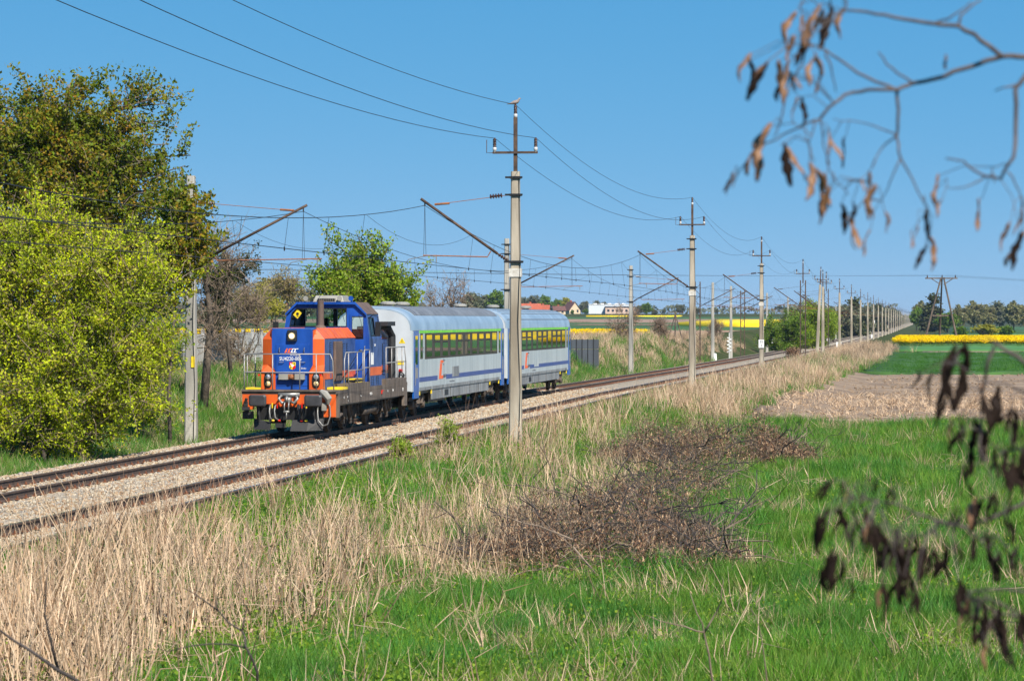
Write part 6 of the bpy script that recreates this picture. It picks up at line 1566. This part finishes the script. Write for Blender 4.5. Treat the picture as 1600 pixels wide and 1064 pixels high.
brush_pile('nearer pile of dead brown brush in the middle of the meadow', 1.3, 57, [(-.2, -3.0, 1.9, 3.0, 1.23), (1.0, .5, 1.6, 3.5, 1.04), (-1.7, -2.5, 1.1, 2.2, 0.78), (2.0, -3.2, 1.1, 2.4, 0.78), (.5, 6.0, 1.9, 5.0, 1.37), (2.2, 3.0, .9, 3.0, 0.65), (-.9, 2.5, 1.3, 3.0, 0.91), (1.6, 11.5, 1.5, 4.0, 0.98), (2.6, 18, 1.6, 4.5, 1.04), (3.4, 26, 1.5, 5, 1.04)], 210, 42000, 400)
brush_pile('farther pile of dead brown brush below the bare field', 5.8, 93, [(-1.0, -1.0, 1.6, 3.5, 1.76), (1.0, .5, 2.0, 3.5, 1.82), (2.6, 1.0, 1.0, 3.0, 0.91), (-2.4, -3.0, 1.1, 3.0, 1.04)], 100, 24000, 401, .10)

# ------------------------------------------------------------------ fallen straw canes on the meadow
rs = np.random.default_rng(420)
mb = MB()
for (x, y, s) in [(1010, 730, 1), (1060, 770, 1), (1130, 800, 1.2), (1190, 830, 1.2), (1230, 760, 1), (1440, 800, 1), (1110, 840, 1), (1000, 800, 1), (890, 700, 1), (1160, 780, 1.1), (620, 960, 1.1), (700, 980, 1.1), (560, 930, 1.2), (1350, 700, .8), (1200, 700, .8), (660, 880, 1.2), (1450, 830, 1.0)]:
    Yg_ = 4800 * 4.4 / (y - 498); Xg_ = (x - 800) / 4800 * Yg_
    for k in range(rs.integers(3, 9)):
        a = np.array([Xg_ + rs.normal(0, .5), Yg_ + rs.normal(0, 1.2), 0]); a[2] = h1(a[0], a[1]) + rs.uniform(.05, .3); L = rs.uniform(.4, 1.2) * s
        d = np.array([rs.normal(), rs.normal() * 1.2, rs.normal(.12, .25)]); d /= np.linalg.norm(d); e = a + d * L; e[2] = max(e[2], h1(e[0], e[1]) + .08)
        mb.tube([a, (a + e) / 2 + rs.normal(0, .03, 3), e], [.009, .008, .004], 4)
o = mb.build('fallen_canes', LM['straw']); tag(o, 'scattered broken straw canes lying on the green grass', None, kind='stuff')
# ------------------------------------------------------------------ locust tree at the photographer's side: branches with old seed pods hanging into view
FY = 7.2
def fp(x, y, dy=0.0): 
    Y = FY + dy; return np.array([(x - 800) / 4800 * Y, Y, CAM_Z - (y - 498) / 4800 * Y])
rs = np.random.default_rng(500)
lt = thing('locust_tree', 'bare tree at the right edge, its twigs hung with brown seed pods', 'tree', (2.75, 7.7, h1(2.75, 7.7)))
LO = np.array(lt.location)
M['locust'] = mat('locust_bark', (.075, .058, .055), .85, 0, .25, 30, col2=(.13, .10, .09))
M['pod'] = mat('pod_brown', (.13, .058, .026), .6, 0, .3, 40, col2=(.36, .18, .08))
M['pod_shade'] = mat('pod_shade_brown', (.010, .007, .006), .9, 0, .4, 40, col2=(.03, .018, .013), spec=.1)  # pod brown taken almost to black: shade painted into the colour
tr = MB(); tr.tube([(0, 0, -.2), (.05, 0, 1.0), (-.02, .05, 2.2), (.08, 0, 3.4), (.0, .05, 4.6), (.1, 0, 6.0)], [.12, .105, .095, .08, .06, .03], 10)
for a, b_ in (((.0, .0, 2.6), (1.4, .6, 4.6)), ((.0, .05, 3.2), (.9, -1.0, 5.2)), ((.05, 0, 3.9), (1.0, .9, 5.6)), ((0, 0, 1.8), (1.3, -.5, 3.2))): tr.tube([a, ((a[0] + b_[0]) / 2, (a[1] + b_[1]) / 2, (a[2] + b_[2]) / 2 + .2), b_], [.045, .03, .012], 7)
tr.build('trunk', M['locust'], lt, smooth=True)
S1 = 2.42; U5 = lambda p: (1120 + p[0] / S1, p[1] / S1)
S6 = 2.03; U6 = lambda p: (1240 + p[0] / S6, 540 + p[1] / S6)
up_br = [  # traced runs of the upper boughs, first point nearest the trunk; (points, r0, r1, depth shift)
 ([(1161, 220), (1080, 215), (980, 245), (860, 290), (740, 315), (680, 340), (600, 340), (510, 350), (440, 390), (390, 450)], .0068, .0035, 0),
 ([(390, 450), (330, 470), (250, 510), (160, 560), (90, 640), (60, 710)], .003, .0014, .08),
 ([(1080, 215), (1000, 150), (910, 100), (820, 95), (700, 75), (600, 55), (490, 35), (480, -20)], .006, .0025, -.05),
 ([(910, 100), (920, 60), (1000, 0)], .004, .002, -.05), ([(820, 95), (900, 60), (960, 10)], .003, .0015, .05),
 ([(680, 340), (560, 290), (480, 240), (410, 190), (340, 170), (330, 90), (315, 20)], .0038, .0015, .1), ([(410, 190), (430, 260), (450, 350)], .003, .0012, .1), ([(340, 170), (320, 240), (270, 330), (240, 470), (215, 520)], .0032, .0016, .12),
 ([(680, 340), (685, 420), (680, 520), (695, 600), (740, 680), (800, 800)], .0045, .0015, 0), ([(695, 600), (655, 690), (620, 760)], .0022, .001, .05), ([(680, 510), (620, 560), (590, 620), (565, 690)], .0022, .001, -.05), ([(680, 510), (600, 480), (540, 465), (440, 450)], .0022, .001, .15),
 ([(390, 450), (405, 550), (430, 660), (500, 740)], .0022, .001, -.1), ([(370, 460), (345, 540), (370, 610)], .002, .001, -.1), ([(860, 260), (865, 210)], .004, .003, 0), ([(740, 315), (660, 260), (610, 200)], .003, .002, .1),
 ([(1180, 270), (1130, 340), (1130, 500), (1120, 600), (1070, 680), (1000, 660), (930, 610), (865, 600)], .006, .002, -.1), ([(1010, 670), (930, 715), (870, 710)], .0022, .001, 0), ([(1100, 650), (1140, 720), (1160, 780)], .0025, .001, .05), ([(1050, 690), (1040, 630), (1100, 620)], .002, .001, .1), ([(1130, 320), (1050, 345)], .003, .0015, .05)]
lo_br = [
 ([(740, 495), (650, 535), (560, 575), (480, 560), (400, 535), (340, 505), (265, 490), (190, 480)], .0052, .0018, 0), ([(740, 60), (640, -10), (615, 60), (600, 150), (595, 240), (590, 330)], .006, .002, -.15), ([(740, 150), (660, 120), (600, 115), (520, 60)], .004, .0015, -.15),
 ([(740, 780), (640, 770), (540, 780), (500, 800)], .004, .0015, .1), ([(740, 860), (660, 850), (600, 820), (560, 800)], .004, .0015, .05), ([(740, 330), (690, 330), (640, 350), (560, 380)], .004, .0015, .1), ([(480, 560), (420, 600), (350, 610), (250, 560)], .0025, .001, .1), ([(560, 575), (600, 630), (640, 680)], .0025, .001, 0)]
samples = []
def bough(pts, r0, r1, ds, conv, root_):
    Q = []
    for i, p in enumerate(pts):
        w_ = fp(*conv(p), ds + rs.normal(0, .02)); Q.append(w_ - LO)
    if pts[0][0] >= (1160 if conv is U5 else 735):       # goes on to the trunk outside the frame
        Q.insert(0, np.array([.0, 0, Q[0][2] + rs.uniform(.1, .5)]))
        R = [r0 * 2.2] + list(np.linspace(r0, r1, len(Q) - 1))
    else: R = list(np.linspace(r0, r1, len(Q)))
    C = []; RR = []
    for i in range(len(Q) - 1):
        for t in (0, .33, .66): C.append(Q[i] + (Q[i + 1] - Q[i]) * t + rs.normal(0, .0015, 3)); RR.append(R[i] + (R[i + 1] - R[i]) * t)
    C.append(Q[-1]); RR.append(R[-1]); samples.extend(C[2:])
    MB().tube(C, RR, 6).build('branch', M['locust'], lt, smooth=True)
for b_ in up_br: bough(*b_, U5, None)
for b_ in lo_br: bough(*b_, U6, None)
SA = np.array(samples)
def pod_mesh(k):
    r_ = np.random.default_rng(600 + k); m = MB(); rings = []; cv = r_.uniform(-.30, .30); tw = r_.uniform(-2.2, 2.2); ph = r_.uniform(0, 6.28)
    for t in np.linspace(0, 1, 17):
        wv = .115 * (math.sin(math.pi * min(1, t * .94 + .03)) ** .6) * (1 + .22 * math.sin(t * 19 + ph) + .12 * math.sin(t * 41 + k)); th = .038 * (.45 + .55 * math.sin(t * 21 + ph) ** 2)
        c = Vector((cv * math.sin(t * 2.6) + .03 * math.sin(9 * t + ph), .10 * math.sin(t * 4 + ph), -t)); an = tw * t
        ring = []
        for j in range(8):
            a = 2 * math.pi * j / 8; x, y = wv * math.cos(a), th * math.sin(a); ring.append(c + Vector((x * math.cos(an) - y * math.sin(an), x * math.sin(an) + y * math.cos(an), 0)))
        rings.append(ring)
    m.loft(rings); return m
PM = [pod_mesh(k).mesh('pod', M['pod'], True) for k in range(7)]; PD = [pod_mesh(k + 7).mesh('pod', M['pod_shade'], True) for k in range(7)]
stalks = MB()
def pod(x, y, ln, tilt, conv, sc, dark, k):
    X_, Y_ = conv((x, y - ln / 2)); dz = rs.normal(0, .12); top_ = fp(X_, Y_, dz) - LO
    L = ln / sc * FY / 4800
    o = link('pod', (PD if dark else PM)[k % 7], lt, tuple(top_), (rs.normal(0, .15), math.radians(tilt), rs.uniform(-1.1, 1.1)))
    o.scale = (L * rs.uniform(.6, 1.0), L, L)
    d = np.linalg.norm(SA - top_, axis=1) + .6 * np.maximum(0, top_[2] - SA[:, 2]); b = SA[np.argmin(d)]
    mid = (b + top_) / 2 + np.array([0, 0, .02]) + rs.normal(0, .006, 3); stalks.tube([b, mid, top_ + np.array([0, 0, -.004])], [.0012, .001, .0009], 4)
ups = [(125, 265, 120, 22), (175, 315, 150, 28), (240, 300, 150, -4), (268, 335, 120, 6), (300, 120, 150, 14), (350, 130, 120, -8), (415, 95, 170, 6), (385, 85, 130, 16), (375, 280, 150, 8), (305, 420, 110, 5), (205, 580, 230, 10), (240, 630, 170, -18), (70, 700, 90, 14), (350, 690, 150, 8), (418, 720, 140, -3), (395, 790, 120, 8), (485, 580, 120, 12), (432, 560, 130, 4), (575, 740, 180, -4), (515, 880, 140, -14), (580, 925, 110, 26), (470, 830, 120, 3), (635, 840, 80, 4), (835, 720, 120, 2), (852, 790, 80, 12), (760, 900, 90, 6), (800, 860, 140, -14), (806, 960, 130, 2), (1000, 815, 130, 10), (1150, 830, 80, 20), (1110, 900, 120, 16), (1150, 950, 150, 8), (480, 90, 120, 4), (265, 300, 110, -12), (225, 330, 100, 4), (290, 190, 110, 10), (330, 210, 100, 20), (600, 760, 130, 6), (555, 700, 60, 5)]
los = [(105, 465, 80, 28), (245, 440, 50, 0), (310, 480, 60, 4), (170, 480, 50, 0), (75, 595, 110, 4), (115, 560, 100, 12), (190, 590, 90, 6), (225, 560, 100, -10), (255, 640, 120, -8), (268, 600, 70, 0), (240, 610, 100, 6), (125, 720, 120, 8), (160, 730, 80, -4), (320, 680, 120, 4), (350, 700, 120, -4), (370, 640, 70, 2), (330, 640, 90, 10), (280, 800, 85, 2), (335, 760, 130, 3), (380, 810, 80, -8), (360, 760, 100, 0), (405, 690, 110, 10), (435, 695, 90, 0), (478, 690, 120, 4), (580, 530, 110, 6), (515, 540, 70, 20), (645, 510, 90, 8), (665, 590, 70, -14), (620, 680, 150, -2), (515, 650, 50, 0), (520, 800, 110, -12), (545, 860, 110, -6), (570, 910, 80, 0), (600, 870, 130, 6), (625, 920, 110, -14), (655, 980, 90, -18), (650, 690, 80, 6), (722, 890, 100, 0), (495, 270, 80, -4), (530, 310, 80, 18), (590, 310, 120, 2), (560, 350, 90, 10), (545, 420, 90, -10), (640, 380, 90, 4), (675, 400, 110, -4), (700, 430, 110, 0), (722, 380, 100, 10), (450, 140, 110, 8), (397, 100, 50, 26), (470, 210, 80, 12), (500, 120, 130, 16), (540, 60, 160, 6), (610, 190, 150, 4), (655, 220, 70, 14), (690, 240, 80, 8), (722, 260, 90, 0), (560, 650, 70, 4), (640, 860, 100, 8), (700, 700, 80, 6), (610, 990, 80, -6)]
for i, (x, y, ln, ti) in enumerate(ups): pod(x, y, ln, ti, U5, S1, i % 5 == 1, i)
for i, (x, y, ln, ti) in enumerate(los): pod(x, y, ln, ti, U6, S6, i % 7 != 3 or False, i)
for i, (x, y, ln, ti) in enumerate(ups):
    if x < 440 or i % 2: pod(x + rs.normal(8, 16), y + rs.normal(6, 18), ln * rs.uniform(.7, 1.1), ti + rs.normal(0, 12), U5, S1, i % 3 == 0, i + 2)
for i, (x, y, ln, ti) in enumerate(los):
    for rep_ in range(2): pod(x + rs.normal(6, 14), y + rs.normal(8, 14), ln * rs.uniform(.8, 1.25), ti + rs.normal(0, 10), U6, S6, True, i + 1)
stalks.build('pod_stalks', M['locust'], lt)['kind'] = 'stuff'

# ------------------------------------------------------------------ bare saplings close to the camera (slightly out of focus)
def near_sapling(label, Y, runs, r0, mt='darktwig'):
    a = runs[0][0]; b = fp(a[0], a[1], Y - FY); base = np.array([b[0], Y, h1(b[0], Y)])
    r = thing('bare_sapling', label, 'sapling', tuple(base), 0, 'bare saplings close to the camera')
    for i, run in enumerate(runs):
        Q = [fp(x, y, Y - FY + rs.normal(0, .05)) - base for x, y in run]
        if i == 0: Q.insert(0, np.array([.02, 0, -.1]))
        n = len(Q); rr = r0 if i == 0 else r0 * .6
        C = []; R = []
        for k in range(n - 1):
            for t in (0, .5): C.append(Q[k] + (Q[k + 1] - Q[k]) * t + (rs.normal(0, .006, 3) if k or t else 0)); R.append(rr * (1 - .75 * (k + t) / (n - 1)))
        C.append(Q[-1]); R.append(rr * .2)
        MB().tube(C, R, 6).build('stem' if i == 0 else 'twig', M[mt], r, smooth=True)
near_sapling('dark leaning bare stem at the bottom left corner', 18, [[(135, 1075), (90, 1045), (45, 1015), (0, 985), (-60, 950)], [(90, 1045), (70, 960), (75, 880)]], .016)
near_sapling('dark forked bare sapling at the bottom left', 19, [[(405, 1075), (400, 1050), (385, 1010), (378, 985), (340, 955), (310, 935), (285, 918)], [(385, 1012), (330, 1005), (270, 1018), (250, 1015)], [(378, 985), (384, 950), (380, 930)], [(340, 955), (335, 925)]], .011)
near_sapling('thin forked bare sapling at the bottom right of the centre', 24, [[(1116, 1080), (1108, 1020), (1101, 988), (1090, 960), (1078, 925)], [(1101, 988), (1070, 980), (1030, 968), (1008, 960)], [(1101, 988), (1120, 955), (1130, 920), (1128, 900)]], .013, 'twig')
near_sapling('single bare twig at the bottom edge near the right', 24, [[(1200, 1080), (1192, 1010), (1180, 960), (1172, 948)]], .008, 'twig')
# ------------------------------------------------------------------ the air: a thin even haze over the whole place
hb = MB(); hb.box(-9500, 9500, -60, 20500, -4, 26)
hm = bpy.data.materials.new('haze'); hm.use_nodes = True
n_ = hm.node_tree; n_.nodes.clear()
ho = n_.nodes.new('ShaderNodeOutputMaterial'); hv = n_.nodes.new('ShaderNodeVolumePrincipled')
hv.inputs['Color'].default_value = (.62, .80, 1.0, 1); hv.inputs['Density'].default_value = .00006; hv.inputs['Anisotropy'].default_value = .2
n_.links.new(hv.outputs[0], ho.inputs['Volume'])
o = hb.build('haze', hm); tag(o, 'thin blue grey haze in the distance', None, kind='stuff')
